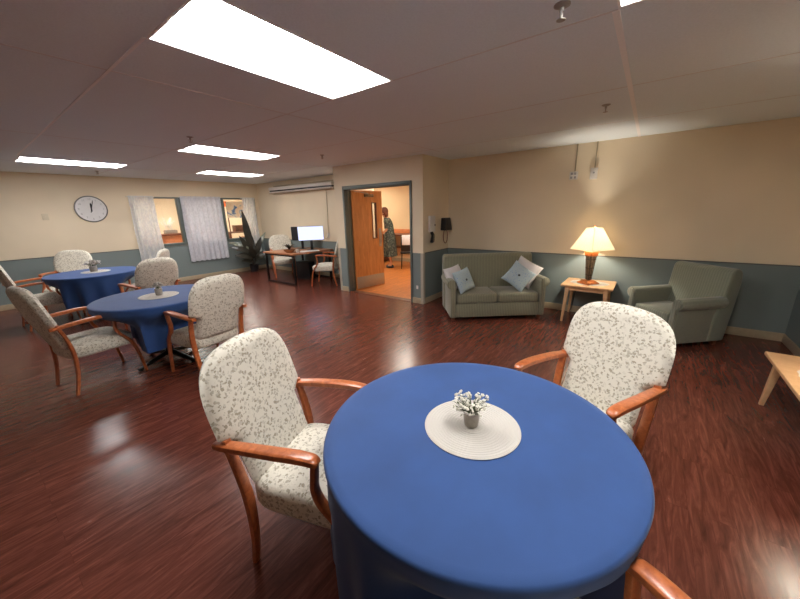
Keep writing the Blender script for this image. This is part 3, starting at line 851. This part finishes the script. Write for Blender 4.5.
# ------------------------------------------------------------------ side tables and lamp
def side_table(x, y, rz, hx, hy, z, lb):
    t = thing('side_table', lb, 'side table', (x, y, 0), rz, 'pale wood side tables')
    MB().b2((-hx, -hy, z-.03), (hx, hy, z)).build('tabletop', M['lightwood'], t, bevel=.008)
    MB().b2((-hx+.05, -hy+.05, z-.085), (hx-.05, hy-.05, z-.03)).build('apron', M['lightwood'], t, bevel=.003)
    for sx in (-1, 1):
        for sy in (-1, 1):
            MB().taper((sx*(hx-.03), sy*(hy-.055), 0), (.028, .028), (sx*(hx-.06), sy*(hy-.085), z-.03), (.052, .052)).build('leg', M['lightwood'], t, bevel=.003)
side_table(5.245, .571, 0, .285, .315, .541, 'pale wood side table with splayed legs under the lamp, between loveseat and armchair')
side_table(3.09, -1.15, 0, .56, .27, .45, 'pale wood low table cut by the right edge of the photo')
t = MB(); n = 80; pr = []
vs = []; fs = []
for j, (r_, z) in enumerate([(.02, .002), (.8, .002), (.97, .002), (1, .001), (1, 0), (.02, 0)]):
    for i in range(n): a = 2*PI*i/n; sc_ = 1+.025*math.cos(16*a) if r_ > .9 else 1; vs.append((.17*r_*sc_*math.cos(a), .245*r_*sc_*math.sin(a), z))
for j in range(5):
    for i in range(n): k_ = (i+1) % n; fs.append((j*n+i, j*n+k_, (j+1)*n+k_, (j+1)*n+i))
o = t.add(vs, fs).build('doily', M['doily'], None); o.location = (5.24, .565, .5412)
tag(o, 'white oval scalloped doily under the table lamp', 'doily')
o = o.copy(); COL.objects.link(o); o.location = (3.20, -1.13, .4505); o.rotation_euler = (0, 0, PI/2); tag(o, 'white doily corner on the low table at the right edge', 'doily')

lx, ly, lz = 5.2, .58, .5433
lp = thing('table_lamp', 'lit table lamp with a four-sided cream shade and tapered dark column', 'lamp', (lx, ly, lz), math.radians(52))
MB().taper((0, 0, 0), (.2, .2), (0, 0, .016), (.2, .2)).taper((0, 0, .016), (.19, .19), (0, 0, .05), (.1, .1)).build('plinth', M['brass'], lp, bevel=.004)
col = MB().taper((0, 0, .05), (.05, .05), (0, 0, .385), (.098, .098))
col.build('column', M['bronze'], lp, bevel=.004)
lat = MB()
for q in range(4):
    R = Matrix.Rotation(q*PI/2, 3, 'Z')
    for sgn in (-1, 0, 1):
        a = R @ Vector((sgn*.02, -.027, .055)); b = R @ Vector((sgn*.042, -.05, .383)); lat.tube([a, b], .003, 6, 1)
    for zz in (.12, .22, .34):
        w = .025+.024*(zz-.05)/.335; lat.tube([R @ Vector((-w, -w-.002, zz)), R @ Vector((w, -w-.002, zz))], .0035, 6, 1)
lat.build('lattice', M['blackmetal'], lp)
MB().taper((0, 0, .385), (.115, .115), (0, 0, .45), (.13, .13)).build('cap', M['brass'], lp, bevel=.006)
MB().lathe([(.012, .44), (.012, .445), (.02, .446), (.02, .5), (.012, .505)], 16).build('socket', M['blackmetal'], lp)
MB().ball((0, 0, .555), (.03, .03, .042), 14, 10).build('bulb', M['bulb'], lp)
hw0, hw1, zs0, zs1 = .19, .068, .475, .765
for q in range(4):
    R = Matrix.Rotation(q*PI/2, 3, 'Z'); th = .0012
    vs = [R @ Vector(p) for p in [(-hw0, -hw0, zs0), (hw0, -hw0, zs0), (hw1, -hw1, zs1), (-hw1, -hw1, zs1), (-hw0, -hw0+th*2, zs0), (hw0, -hw0+th*2, zs0), (hw1, -hw1+th*2, zs1), (-hw1, -hw1+th*2, zs1)]]
    sh = MB().add(vs, [(0, 1, 2, 3), (7, 6, 5, 4), (0, 4, 5, 1), (1, 5, 6, 2), (2, 6, 7, 3), (3, 7, 4, 0)]).build('shade_panel', M['shade'], lp, smooth=False)
rb = MB()
for q in range(4):
    R = Matrix.Rotation(q*PI/2, 3, 'Z'); rb.tube([R @ Vector((hw0, hw0, zs0)), R @ Vector((hw1, hw1, zs1))], .0035, 6, 1)
    rb.tube([R @ Vector((-hw0, -hw0, zs0)), R @ Vector((hw0, -hw0, zs0))], .0035, 6, 1); rb.tube([R @ Vector((-hw1, -hw1, zs1)), R @ Vector((hw1, -hw1, zs1))], .0035, 6, 1)
rb.build('shade_trim', M['shade'], lp)
rb = MB().tube([(0, 0, .44), (.05, 0, .5), (.05, 0, .7), (0, 0, .775)], .0018, 6).tube([(0, 0, .44), (-.05, 0, .5), (-.05, 0, .7), (0, 0, .775)], .0018, 6)
rb.tube([(-hw1, 0, zs1), (hw1, 0, zs1)], .0018, 6, 1); rb.build('harp', M['steel'], lp)
MB().ball((0, 0, .788), (.01, .01, .014)).build('finial', M['brass'], lp)
L = bpy.data.lights.new('lamp_glow', 'POINT'); L.energy = 30; L.color = (1, .90, .76); L.shadow_soft_size = .045
lo = bpy.data.objects.new('lamp_glow', L); COL.objects.link(lo); lo.parent = lp; lo.location = (0, 0, .62)
lp2 = copy_tree(lp)
lp2.location = (2.96, -1.18, .4525); 
for q in lp2.children:
    if q.type == 'LIGHT': q.data = q.data.copy(); q.data.energy = 12
tag(lp2, 'matching lit table lamp on the low table, just beyond the right edge of the photo', 'lamp')
tag(MB().tube([(5.32, .62, .545), (5.44, .70, .545), (5.525, .75, .50), (5.53, .78, .25), (5.50, .82, .012), (5.47, 1.0, .006)], .004, 6).build('lamp_cord', M['black']),
    'dark lamp cord running behind the side table to the floor', 'cord')

# ------------------------------------------------------------------ small wall boxes and cords high on the right wall
def wallbox_dev(lb, y, z, w, h, kind):
    t = thing('wall_device', lb, 'wall device', (XB, y, z), -PI/2, 'small boxes high on the right wall')
    MB().b2((-w/2, -.045, -h/2), (w/2, 0, h/2)).build('casing', M['offwhite'], t, bevel=.006)
    if kind == 0:
        for sx in (-1, 1):
            for sz in (-1, 1): MB().b2((sx*.022-.014, -.05, sz*.026-.016), (sx*.022+.014, -.045, sz*.026+.016)).build('key', M['greyink'], t, bevel=.003)
    else: MB().lathe([(.012, 0), (.012, .006)], 12).build('knob', M['greyink'], t).matrix_local = Matrix.Translation((0, -.045, .01)) @ Matrix.Rotation(PI/2, 4, 'X')
wallbox_dev('small square white box with dark keys, left of the two above the lamp', .965, 2.02, .105, .11, 0)
wallbox_dev('taller white wall box, right of the two above the lamp', .712, 2.03, .09, .15, 1)
for yy, z0, yt, lb in ((.955, 2.075, .955, 'thin conduit from the ceiling to the left wall box above the lamp'), (.71, 2.105, .71, 'thin conduit from the ceiling to the right wall box above the lamp')):
    tag(MB().b2((XB-.018, yy-.007, z0), (XB, yy+.007, H)).build('wall_conduit', M['base'], bevel=.002), lb, 'conduit')

# phone and dark holder on the jog wall
ph = thing('wall_phone', 'white wall telephone unit left of the dark wall bag', 'telephone', (4.93, YJ, 1.23))
MB().b2((-.1, -.05, 0), (.07, 0, .27)).build('body', M['offwhite'], ph, bevel=.012)
MB().b2((.035, -.056, .1), (.055, -.05, .13)).build('button', M['black'], ph)
MB().sweep([(-.06, -.05, .0), (-.065, -.07, -.06), (-.06, -.05, -.17)], [(.03, .022), (.024, .018), (.032, .024)], (0, 1, 0)).build('handset', M['black'], ph)
MB().tube([(0, -.03, 0), (.05, -.04, -.06), (.035, -.04, -.16), (0, -.04, -.17), (-.035, -.04, -.15)], .006, 8).build('coiled_cord', M['bronze'], ph)
bg = thing('wall_holder', 'dark box-shaped holder with a hanging red-brown loop beside the telephone', 'wall holder', (5.36, YJ, 1.235))
MB().taper((0, -.06, 0), (.24, .11), (0, -.05, .22), (.19, .09)).build('body', M['black'], bg, bevel=.012)
MB().tube([(-.06, -.05, 0), (-.085, -.05, -.1), (-.06, -.05, -.2), (0, -.05, -.23), (.05, -.05, -.18), (.06, -.05, -.08), (.04, -.05, 0)], .008, 8).build('loop_cord', M['darkwood'], bg)

# ------------------------------------------------------------------ door leaf
dl = bpy.data.objects.new('door_1', None); COL.objects.link(dl); dl.location = (4.845, 4.775, 0); dl.rotation_euler = (0, 0, math.atan2(-.135, .725)); dl['kind'] = 'structure'
DW = .765
lf = MB()   # leaf with a hole for the vision pane
vx0, vx1, vz0, vz1 = .50, .60, 1.05, 1.76
lf.b2((0, -.022, .008), (vx0, .022, 2.0)).b2((vx1, -.022, .008), (DW, .022, 2.0)).b2((vx0, -.022, .008), (vx1, .022, vz0)).b2((vx0, -.022, vz1), (vx1, .022, 2.0))
lf.build('door_leaf', M['doorwood'], dl, smooth=False)
fr = MB().b2((vx0-.015, -.028, vz0-.015), (vx0+.004, .028, vz1+.015)).b2((vx1-.004, -.028, vz0-.015), (vx1+.015, .028, vz1+.015)).b2((vx0, -.028, vz0-.015), (vx1, .028, vz0+.004)).b2((vx0, -.028, vz1-.004), (vx1, .028, vz1+.015))
fr = fr.build('vision_frame', M['brownwood'], dl, smooth=False)
MB().b2((vx0, -.003, vz0), (vx1, .003, vz1)).build('glass_pane', M['glass'], fr, smooth=False)
MB().b2((.02, -.025, .02), (DW-.01, -.022, .27)).build('kick_plate', M['kick'], dl, bevel=.001)
MB().b2((.655, -.025, .86), (.72, -.022, 1.24)).build('push_plate', M['kick'], dl, bevel=.001)
hd = MB().tube([(.69, -.022, .95), (.69, -.06, .96), (.69, -.06, 1.14), (.69, -.022, 1.15)], .009, 8); hd.build('door_handle', M['steel'], dl)
MB().b2((.3, -.07, 1.88), (.52, -.022, 1.935)).build('door_closer', M['bronze'], dl, bevel=.006)
MB().tube([(.4, -.045, 1.94), (.2, -.05, 1.97), (.03, -.09, 1.975)], .008, 6).build('closer_arm', M['steel'], dl)

# ------------------------------------------------------------------ computer desk
dk = thing('computer_desk', 'brown wood desk on a black square-tube frame in the alcove', 'desk', (4.97, 6.82, 0))
MB().b2((-.575, -.61, .69), (.60, .57, .722)).build('desktop', M['deskwood'], dk, bevel=.004)
for xx in (-.53, .52):
    fr = MB(); e = .02
    fr.b2((xx-e, -.565, 0), (xx+e, -.525, .69)).b2((xx-e, .505, 0), (xx+e, .545, .69)).b2((xx-e, -.525, 0), (xx+e, .505, .035)).b2((xx-e, -.525, .655), (xx+e, .505, .69))
    fr.build('leg_frame', M['blackmetal'], dk, smooth=False)
def monitor(lb, x, y, rz, w, h, zb, mat):
    t = thing('computer_monitor', lb, 'monitor', (x, y, .7225), rz, 'monitors on the desk')
    MB().b2((-w/2, 0, zb), (w/2, .028, zb+h)).build('casing', M['black'], t, bevel=.005)
    MB().b2((-w/2+.008, -.002, zb+.01), (w/2-.008, .001, zb+h-.008)).build('screen', mat, t, smooth=False)
    MB().b2((-.03, .03, .012), (.03, .05, zb+h*.4)).b2((-.02, .02, zb+.08), (.02, .04, zb+.14)).build('neck', M['black'], t, bevel=.003)
    MB().b2((-.12, -.06, 0), (.12, .12, .012)).build('foot', M['black'], t, bevel=.005)
monitor('computer monitor with a bright blank pale-blue screen on the desk', 5.13, 6.46, -.62, .60, .335, .235, M['screen'])
monitor('black computer monitor with a dark screen, left of the lit one', 5.22, 6.96, -1.05, .50, .34, .21, M['black'])
kb = thing('keyboard', 'low pale keyboard in front of the lit monitor', 'keyboard', (4.95, 6.33, .7225), -.62)
MB().b2((-.22, -.075, 0), (.22, .075, .014)).build('tray', M['white'], kb, bevel=.004)
for r_ in range(4): MB().b2((-.2, -.065+r_*.034, .014), (.2, -.038+r_*.034, .02)).build('key_row', M['offwhite'], kb, bevel=.002)
pb = thing('computer_tower', 'black computer tower under the desk', 'computer', (5.1, 6.75, 0), .1)
MB().b2((-.1, -.22, .012), (.1, .22, .44)).build('case', M['black'], pb, bevel=.006)
MB().b2((-.09, -.225, .02), (.09, -.22, .43)).build('front_panel', M['blackmetal'], pb, smooth=False)
for sx in (-.07, .07): MB().b2((sx-.015, -.2, 0), (sx+.015, .2, .012)).build('foot', M['black'], pb, smooth=False)
bw = thing('wooden_bowl', 'shallow tan bowl planter on the front of the computer desk', 'bowl', (4.6, 6.62, .7225))
MB().lathe([(.07, 0), (.11, .03), (.135, .075), (.12, .075), (.1, .035), (.02, .02)], 28).build('body', M['terracotta'], bw)
dp = thing('desk_plant', 'small dark green plant growing in the tan bowl on the desk', 'plant', (4.6, 6.62, .745))
def leafmesh(L, w, bend, twist=0, n=10):
    vs = []; fs = []
    for j in range(n+1):
        v = j/n; ww = w*math.sin(PI*min(1, v**.8*.97+.03))**.75*(1-.15*v)
        ang = bend*v; y = L*(math.sin(ang)/bend if abs(bend) > 1e-3 else v); z = L*((1-math.cos(ang))/bend if abs(bend) > 1e-3 else 0)
        for i, u in enumerate((-1, -.5, 0, .5, 1)): vs.append((u*ww/2, y, -z+.12*ww*abs(u)))
    for j in range(n):
        for i in range(4): a = j*5+i; fs.append((a, a+1, a+6, a+5))
    m = len(vs); vs2 = [(x, y, z-.002) for x, y, z in vs]
    fs2 = [tuple(m+q for q in reversed(f)) for f in fs]
    rim = []
    for j in range(n): rim += [(j*5, (j+1)*5, m+(j+1)*5, m+j*5), (j*5+4, m+j*5+4, m+(j+1)*5+4, (j+1)*5+4)]
    return MB().add(vs+vs2, fs+fs2+rim)
MB().lathe([(.01, 0), (.1, .03), (.1, .042), (.01, .05)], 16).build('soil', M['bark'], dp)
for i in range(9):
    o = leafmesh(.17+.03*(i % 3), .06, .8).build('leaf', M['leaf'], dp)
    o.location = (0, 0, .045); o.rotation_euler = (math.radians(72-10*(i % 3)), 0, i*2.4)
tag(MB().lathe([(.028, 0), (.036, .02), (.038, .075), (.033, .075), (.03, .01)], 20).build('white_cup', M['white']), 'small white cup beside the bowl on the desk', 'cup').location = (4.66, 6.40, .7225)

# ------------------------------------------------------------------ tall potted plant
pl = thing('rubber_plant', 'tall dark potted plant with long upright leaves in front of the right window', 'potted plant', (5.00, 8.96, 0))
MB().lathe([(.08, 0), (.105, .01), (.125, .19), (.132, .2), (.13, .21), (.112, .21), (.11, .17)], 28).build('pot', M['black'], pl)
MB().lathe([(.01, .15), (.112, .16), (.112, .172), (.01, .18)], 24).build('soil', M['bark'], pl)
sm = MB()
for a, b in (((0, 0), (-.06, -.05)), ((.02, .01), (.1, -.08)), ((-.02, -.01), (-.16, -.14))):
    sm.tube([(a[0], a[1], .16), (a[0]*.5+b[0]*.5, a[1]*.5+b[1]*.5, .45), (b[0], b[1], .8)], .012, 8)
sm.build('stem', M['bark'], pl)
def frond(base, dr, lu, ld, face, L_, w_, bend, mat):
    d = Vector(dr).normalized(); fc = Vector(face); nrm = (fc-d*fc.dot(d)).normalized(); side = d.cross(nrm)
    Rm_ = Matrix((side, d, nrm)).transposed().to_4x4()
    o = leafmesh(L_, w_, bend, n=14).build('leaf', mat, pl)
    o.matrix_local = Matrix.Translation(base) @ Rm_
r_x, r_y = .87, -.49           # across the window wall as the plant spreads
for (bx_, by_, bz_), (rr, upz, tow), L_, w_, bd, mt in [
    ((-.04, -.05, .66), (-.10, 1.0, .05), 1.08, .20, .12, 'leaf'), ((-.05, -.05, .50), (-.36, .8, .15), .62, .17, .3, 'leaf'),
    ((.08, -.08, .62), (.50, .85, .0), .60, .14, .5, 'leaf2'), ((.06, -.08, .50), (.35, .9, .2), .52, .17, .3, 'leaf'),
    ((-.12, -.10, .58), (-.85, .5, .2), .56, .17, .9, 'leaf'), ((-.1, -.08, .62), (-.9, .75, .1), .60, .16, 1.2, 'leaf2'),
    ((-.06, -.08, .42), (-.6, .35, .5), .50, .20, .8, 'leaf'), ((.08, -.1, .42), (.7, .4, .3), .46, .18, .8, 'leaf'),
    ((0, -.08, .40), (-.1, .7, .6), .48, .19, .6, 'leaf'), ((-.02, 0, .48), (.1, 1, -.2), .6, .2, .2, 'leaf'),
    ((-.08, -.05, .45), (-.7, .2, -.1), .42, .18, .7, 'leaf'), ((.02, -.1, .34), (.25, .35, .7), .36, .16, .8, 'leaf'), ((-.05, -.06, .32), (-.5, .25, .5), .38, .17, .7, 'leaf')]:
    frond((bx_, by_, bz_), (rr*(r_x if rr > 0 else 1)-tow*.49, rr*(r_y if rr > 0 else -.05)-tow*.87, upz), 0, 0, (-.35, -.75, .45), L_, w_, bd, M[mt])

# ------------------------------------------------------------------ hallway room behind the door
wallbox('wall_hallway_far', (8.6, YJ+T, 0), (8.72, 8.6, H), 'wall2')
wallbox('wall_hallway_near', (XB+T, YJ, 0), (8.72, YJ+T, H), 'wall2')
wallbox('wall_hallway_back', (XA+T, 8.5, 0), (8.6, 8.62, H), 'wall2')
struct(MB().b2((XD, YJ, H+.021), (8.72, 8.62, H+.06)).build('ceiling_hallway', M['ceil'], smooth=False))
struct(MB().b2((8.59, YJ+T, 0), (8.6, 8.5, .1)).build('baseboard_hallway', M['base'], smooth=False))
ct = thing('wall_counter', 'brown wood counter along the wall of the room behind the door', 'counter', (8.35, 5.9, 0))
MB().b2((-.3, -1.0, .86), (.24, .95, .90)).build('countertop', M['brownwood'], ct, bevel=.004)
MB().b2((.18, -1.0, .90), (.24, .95, 1.03)).build('backboard', M['orangewood'], ct, bevel=.003)
MB().b2((.0, -1.0, .45), (.24, .95, .50)).build('shelf', M['brownwood'], ct, bevel=.003)
for yy in (-.95, .9): MB().b2((-.27, yy-.02, 0), (.22, yy+.02, .86)).build('side_panel', M['brownwood'], ct, bevel=.003)
oc = thing('black_chair', 'black chair with a white cloth over its back, beyond the doorway', 'chair', (7.68, 5.42, 0), -.96)
MB().box((0, 0, .45), (.44, .42, .06)).build('seat', M['black'], oc, bevel=.02)
MB().sweep([(0, -.2, .5), (0, -.24, .7), (0, -.27, .9)], [(.2, .02), (.21, .022), (.18, .018)], (0, 1, 0), n=16).build('backrest', M['black'], oc)
for sx in (-1, 1):
    for yy in (-.18, .18): MB().tube([(sx*.2, yy*1.1, 0), (sx*.18, yy, .44)], .012, 8, 1).build('leg', M['blackmetal'], oc)
cl = MB().prism([(-.03, .0), (-.05, .2), (-.02, .27), (.03, .27), (.055, .2), (.04, .03), (.03, .03), (.035, .2), (.015, .25), (-.01, .25), (-.03, .2), (-.02, 0)], -.17, .17, 'x').build('draped_cloth', M['pwhite'], None, bevel=.004)
cl.location = loc2w((0, -.262, .675), 7.68, 5.42, -.96); tag(cl, 'white cloth draped over the black chair beyond the doorway', 'cloth')
cl.rotation_euler = (0, 0, -.96)

# person in a dark patterned dress, back to the room, head lowered
pe = thing('person', 'person with auburn hair in a dark patterned dress, head bent, standing beyond the doorway', 'person', (7.45, 5.90, 0), math.radians(30))
def skin_body(J, E, root, name, mat, parent, sub=2):
    me = bpy.data.meshes.new(name); me.from_pydata([j[0] for j in J], E, [])
    o = bpy.data.objects.new(name, me); COL.objects.link(o); o.parent = parent
    sk = o.modifiers.new('skin', 'SKIN'); sk.use_smooth_shade = True
    for i, j in enumerate(J):
        me.skin_vertices[0].data[i].radius = (j[1], j[2]); me.skin_vertices[0].data[i].use_root = (i == root)
    sb = o.modifiers.new('sub', 'SUBSURF'); sb.levels = sub; sb.render_levels = sub
    dg = bpy.context.evaluated_depsgraph_get(); m2 = bpy.data.meshes.new_from_object(o.evaluated_get(dg)); 
    o.modifiers.clear(); o.data = m2; m2.name = name; m2.materials.clear(); m2.materials.append(mat)
    for p in m2.polygons: p.use_smooth = True
    return o
J = [((0, 0, .90), .14, .10), ((0, -.01, 1.08), .11, .085), ((0, .02, 1.24), .13, .09), ((0, .05, 1.36), .11, .07), ((0, .085, 1.42), .045, .045), ((0, .12, 1.48), .05, .055), ((0, .155, 1.535), .075, .085), ((0, .175, 1.60), .055, .06),
     ((.09, 0, .84), .085, .085), ((.1, .03, .48), .055, .058), ((.1, -.01, .09), .035, .04), ((.1, .10, .03), .035, .022),
     ((-.09, 0, .84), .085, .085), ((-.1, .01, .48), .055, .058), ((-.1, -.04, .09), .035, .04), ((-.1, .07, .03), .035, .022),
     ((.17, .05, 1.34), .05, .05), ((.22, .05, 1.08), .038, .038), ((.17, .25, .96), .028, .028), ((.15, .32, .94), .03, .018),
     ((-.17, .05, 1.34), .05, .05), ((-.22, .05, 1.08), .038, .038), ((-.17, .25, .96), .028, .028), ((-.15, .32, .94), .03, .018)]
Ed = [(0, 1), (1, 2), (2, 3), (3, 4), (4, 5), (5, 6), (6, 7), (0, 8), (8, 9), (9, 10), (10, 11), (0, 12), (12, 13), (13, 14), (14, 15), (3, 16), (16, 17), (17, 18), (18, 19), (3, 20), (20, 21), (21, 22), (22, 23)]
for s_ in (1, -1):     # five fingers on each hand
    b = 19 if s_ == 1 else 23
    for q, (fx, L_) in enumerate(((-.024, .06), (-.009, .07), (.007, .066), (.022, .05))):
        J.append(((s_*.15+fx, .32+L_*.6, .93), .008, .008)); J.append(((s_*.15+fx, .32+L_, .905), .007, .007)); Ed += [(b, len(J)-2), (len(J)-2, len(J)-1)]
    J.append(((s_*.15-s_*.04, .33, .925), .009, .009)); J.append(((s_*.15-s_*.05, .355, .91), .008, .008)); Ed += [(b, len(J)-2), (len(J)-2, len(J)-1)]
body = skin_body(J, Ed, 0, 'body', M['skin'], pe)
# dress: rings following the torso, flaring to the calf
dr = MB(); n = 36; vs = []; fs = []
DR = [(.34, .25, .20, .0), (.48, .24, .19, .0), (.60, .225, .185, .0), (.8, .205, .17, 0), (.92, .19, .155, 0), (1.02, .155, .13, -.005), (1.10, .145, .12, -.005), (1.22, .165, .125, .015), (1.32, .175, .115, .04), (1.385, .14, .09, .055), (1.42, .075, .07, .075)]
for z, rx, ry, cy in DR:
    for i in range(n):
        a = 2*PI*i/n; f_ = 1+.06*max(0, (.9-z)/.4)*math.sin(9*a); vs.append((rx*f_*math.cos(a), cy+ry*f_*math.sin(a), z))
for j in range(len(DR)-1):
    for i in range(n): k_ = (i+1) % n; fs.append((j*n+i, j*n+k_, (j+1)*n+k_, (j+1)*n+i))
for s_ in (-1, 1):
    dr.sweep([(s_*.12, .05, 1.355), (s_*.18, .05, 1.33), (s_*.222, .05, 1.12)], [(.065, .065), (.068, .068), (.058, .058)], (0, 1, 0), n=14, power=2)
dr.add(vs, fs).build('dress', M['dress'], pe, ang=80)
MB().ball((0, .128, 1.59), (.11, .115, .118), 20, 14).ball((0, .075, 1.50), (.09, .06, .10), 16, 10).build('hair', M['hair'], pe)
fc = MB().ball((-.032, .245, 1.555), (.012, .006, .008), 8, 6).ball((.032, .245, 1.555), (.012, .006, .008), 8, 6)
fc.build('eyes', M['white'], pe)
MB().taper((0, .245, 1.51), (.03, .03), (0, .238, 1.55), (.014, .01)).build('nose', M['skin'], pe, bevel=.003)
MB().ball((0, .232, 1.487), (.024, .008, .007), 10, 6).build('mouth', M['darkwood'], pe)
for s_ in (-1, 1): MB().ball((s_*.09, .15, 1.54), (.01, .02, .03), 8, 6).build('ear', M['skin'], pe)
for s_ in (-1, 1): MB().ball((s_*.1, .035 if s_ == 1 else .005, .032), (.045, .12, .032), 14, 8).build('shoe', M['black'], pe)

# ------------------------------------------------------------------ room behind the windows
Y2 = 12.6
M['wall3'] = wall_mat('pale_cream_wall', srgb(230, 212, 180))
wallbox('wall_back_room_far', (1.4, Y2, 0), (9.6, Y2+T, H), 'wall3')
wallbox('wall_back_room_left', (1.4-T, YA+T, 0), (1.4, Y2, H), 'wall2')
wallbox('wall_back_room_right', (9.6, YA+T, 0), (9.6+T, Y2, H), 'wall2')
wallbox('wall_back_room_near', (XA+T, YA, 0), (9.6, YA+T, H), 'wall2')
struct(MB().b2((1.4-T, YA+T, -.1), (9.6+T, Y2+T, 0)).build('floor_back_room', M['floor2'], smooth=False))
struct(MB().b2((1.4-T, YA+T, H), (9.6+T, Y2+T, H+.05)).build('ceiling_back_room', M['ceil'], smooth=False))
sb = thing('sideboard', 'orange-brown wooden sideboard seen through the left window', 'sideboard', (3.9, 11.3, 0))
MB().b2((-.8, -.2, .06), (.8, .22, 1.06)).build('body', M['orangewood'], sb, bevel=.005)
MB().b2((-.84, -.23, 1.06), (.84, .24, 1.105)).build('top', M['darkwood'], sb, bevel=.005)
for xx in (-.53, 0, .53):
    d = MB().b2((xx-.25, -.215, .12), (xx+.25, -.2, 1.0)).build('door', M['orangewood'], sb, bevel=.004)
    MB().ball((xx+.19, -.225, .62), .014).build('knob', M['steel'], d)
MB().b2((-.78, -.18, 0), (.78, .2, .06)).build('plinth', M['brownwood'], sb, smooth=False)
bx = thing('planter_box', 'grey box planter on the sideboard behind the left window', 'planter', (3.88, 11.28, 1.105))
MB().b2((-.16, -.07, 0), (.16, .07, .1)).build('body', M['cup'], bx, bevel=.006)
MB().b2((-.14, -.055, .09), (.14, .055, .104)).build('soil', M['bark'], bx, smooth=False)
tw = thing('white_twigs', 'white twiggy branches standing in the grey box planter', 'branches', (3.86, 11.28, 1.205))
rnd = random.Random(4); tm = MB(); bl = MB()
for i in range(16):
    a = rnd.uniform(0, 2*PI); r_ = rnd.uniform(.05, .22); h = rnd.uniform(.15, .36)
    p = (r_*math.cos(a), .4*r_*math.sin(a), h); tm.tube([(.1*math.cos(a), .3*r_*math.sin(a)*.3, 0), (p[0]*.6, p[1]*.6, h*.6), p], .004, 5)
    for q in range(5): bl.ball((p[0]*(.5+.12*q)+rnd.uniform(-.02, .02), p[1]+rnd.uniform(-.02, .02), h*(.55+.11*q)), .014, 6, 4)
tm.build('twigs', M['white'], tw); bl.build('buds', M['petal'], tw)
po = thing('wall_poster', 'white and blue picture seen through the right window', 'picture', (5.66, 10.75, 1.5), -.35)
MB().b2((-.26, -.01, 0), (.26, .01, .5)).build('print', M['poster'], po, smooth=False)
MB().b2((-.27, .01, -1.5), (-.24, .03, .5)).b2((.24, .01, -1.5), (.27, .03, .5)).b2((-.27, -.1, -1.5), (-.24, .14, -1.46)).b2((.24, -.1, -1.5), (.27, .14, -1.46)).build('stand', M['brownwood'], po, smooth=False)
os_ = thing('orange_sign', 'orange sign high up behind the right window', 'sign', (6.05, Y2, 1.98))
MB().b2((-.26, -.03, -.09), (.26, 0, .1)).build('panel', M['orange_sign'], os_, bevel=.004)
dk2 = thing('side_desk', 'dark wooden desk with a shelf seen through the right window', 'desk', (5.85, 11.0, 0))
MB().b2((-.5, -.25, 1.02), (.5, .25, 1.06)).build('desktop', M['brownwood'], dk2, bevel=.004)
for xx in (-.48, .48): MB().b2((xx-.02, -.24, 0), (xx+.02, .24, 1.02)).build('side_panel', M['brownwood'], dk2, bevel=.003)
MB().b2((-.46, -.2, .6), (.46, .24, .64)).build('shelf', M['brownwood'], dk2, bevel=.003)
tag(MB().b2((5.62, 10.9, 1.0605), (5.88, 11.1, 1.26)).build('small_box', M['brownwood'], bevel=.006), 'small brown box on the desk behind the right window', 'box')
tag(MB().lathe([(.08, 0), (.13, .06), (.14, .16), (.1, .22), (.11, .24), (.09, .24), (.08, .2)], 24).build('clay_pot', M['orangewood']), 'orange clay pot on the shelf behind the right window', 'pot').location = (5.9, 10.95, .6405)

# ------------------------------------------------------------------ light of the neighbouring rooms (ceiling panels of their own)
def panel(name, x, y, sx, sy, e, col, label):
    t = thing(name, label, 'ceiling light', (x, y, H))
    MB().b2((-sx/2, -sy/2, -.05), (sx/2, sy/2, 0)).build('housing', M['reflector'], t, smooth=False)
    m = emis(name+'_lens', col, e)
    MB().b2((-sx/2+.02, -sy/2+.02, -.056), (sx/2-.02, sy/2-.02, -.05)).build('diffuser', m, t, smooth=False)
panel('surface_light', 6.6, 4.6, 1.2, .5, 26, (1, .93, .8, 1), 'surface ceiling light in the room behind the door')
panel('surface_light', 7.4, 7.2, 1.2, .5, 18, (1, .93, .8, 1), 'ceiling light at the back of the room behind the door')
panel('surface_light', 3.6, 11.0, 1.2, .5, 32, (1, .97, .9, 1), 'ceiling light in the room behind the left window')
panel('surface_light', 6.3, 11.2, 1.2, .5, 32, (1, .97, .9, 1), 'ceiling light in the room behind the right window')

# ------------------------------------------------------------------ world, camera
wd = bpy.data.worlds.new('world'); sc.world = wd; wd.use_nodes = True
wd.node_tree.nodes['Background'].inputs[0].default_value = (.5, .5, .55, 1); wd.node_tree.nodes['Background'].inputs[1].default_value = .05
yaw, pitch, roll, f = .9273, .2653, -.0256, 327.7151
fw = Vector((math.sin(yaw)*math.cos(pitch), math.cos(yaw)*math.cos(pitch), -math.sin(pitch)))
rt_ = Vector((math.cos(yaw), -math.sin(yaw), 0)); up = rt_.cross(fw)
r2 = rt_*math.cos(roll)+up*math.sin(roll); u2 = -rt_*math.sin(roll)+up*math.cos(roll)
cd = bpy.data.cameras.new('camera'); cam = bpy.data.objects.new('camera', cd); COL.objects.link(cam)
Rm = Matrix((r2, u2, -fw)).transposed().to_4x4(); cam.matrix_world = Matrix.Translation((0, 0, 1.6003)) @ Rm
cd.sensor_fit = 'HORIZONTAL'; cd.sensor_width = 36; cd.lens = f/800*36; cd.clip_start = .02
sc.camera = cam
vs_ = sc.view_settings
vs_.view_transform = 'Standard'; vs_.look = 'None'; vs_.gamma = 1; vs_.use_curve_mapping = False; vs_.exposure = .47
sc.cycles.use_denoising = True; sc.cycles.max_bounces = 10; sc.cycles.diffuse_bounces = 6; sc.cycles.transparent_max_bounces = 12
sc.cycles.sample_clamp_indirect = 6
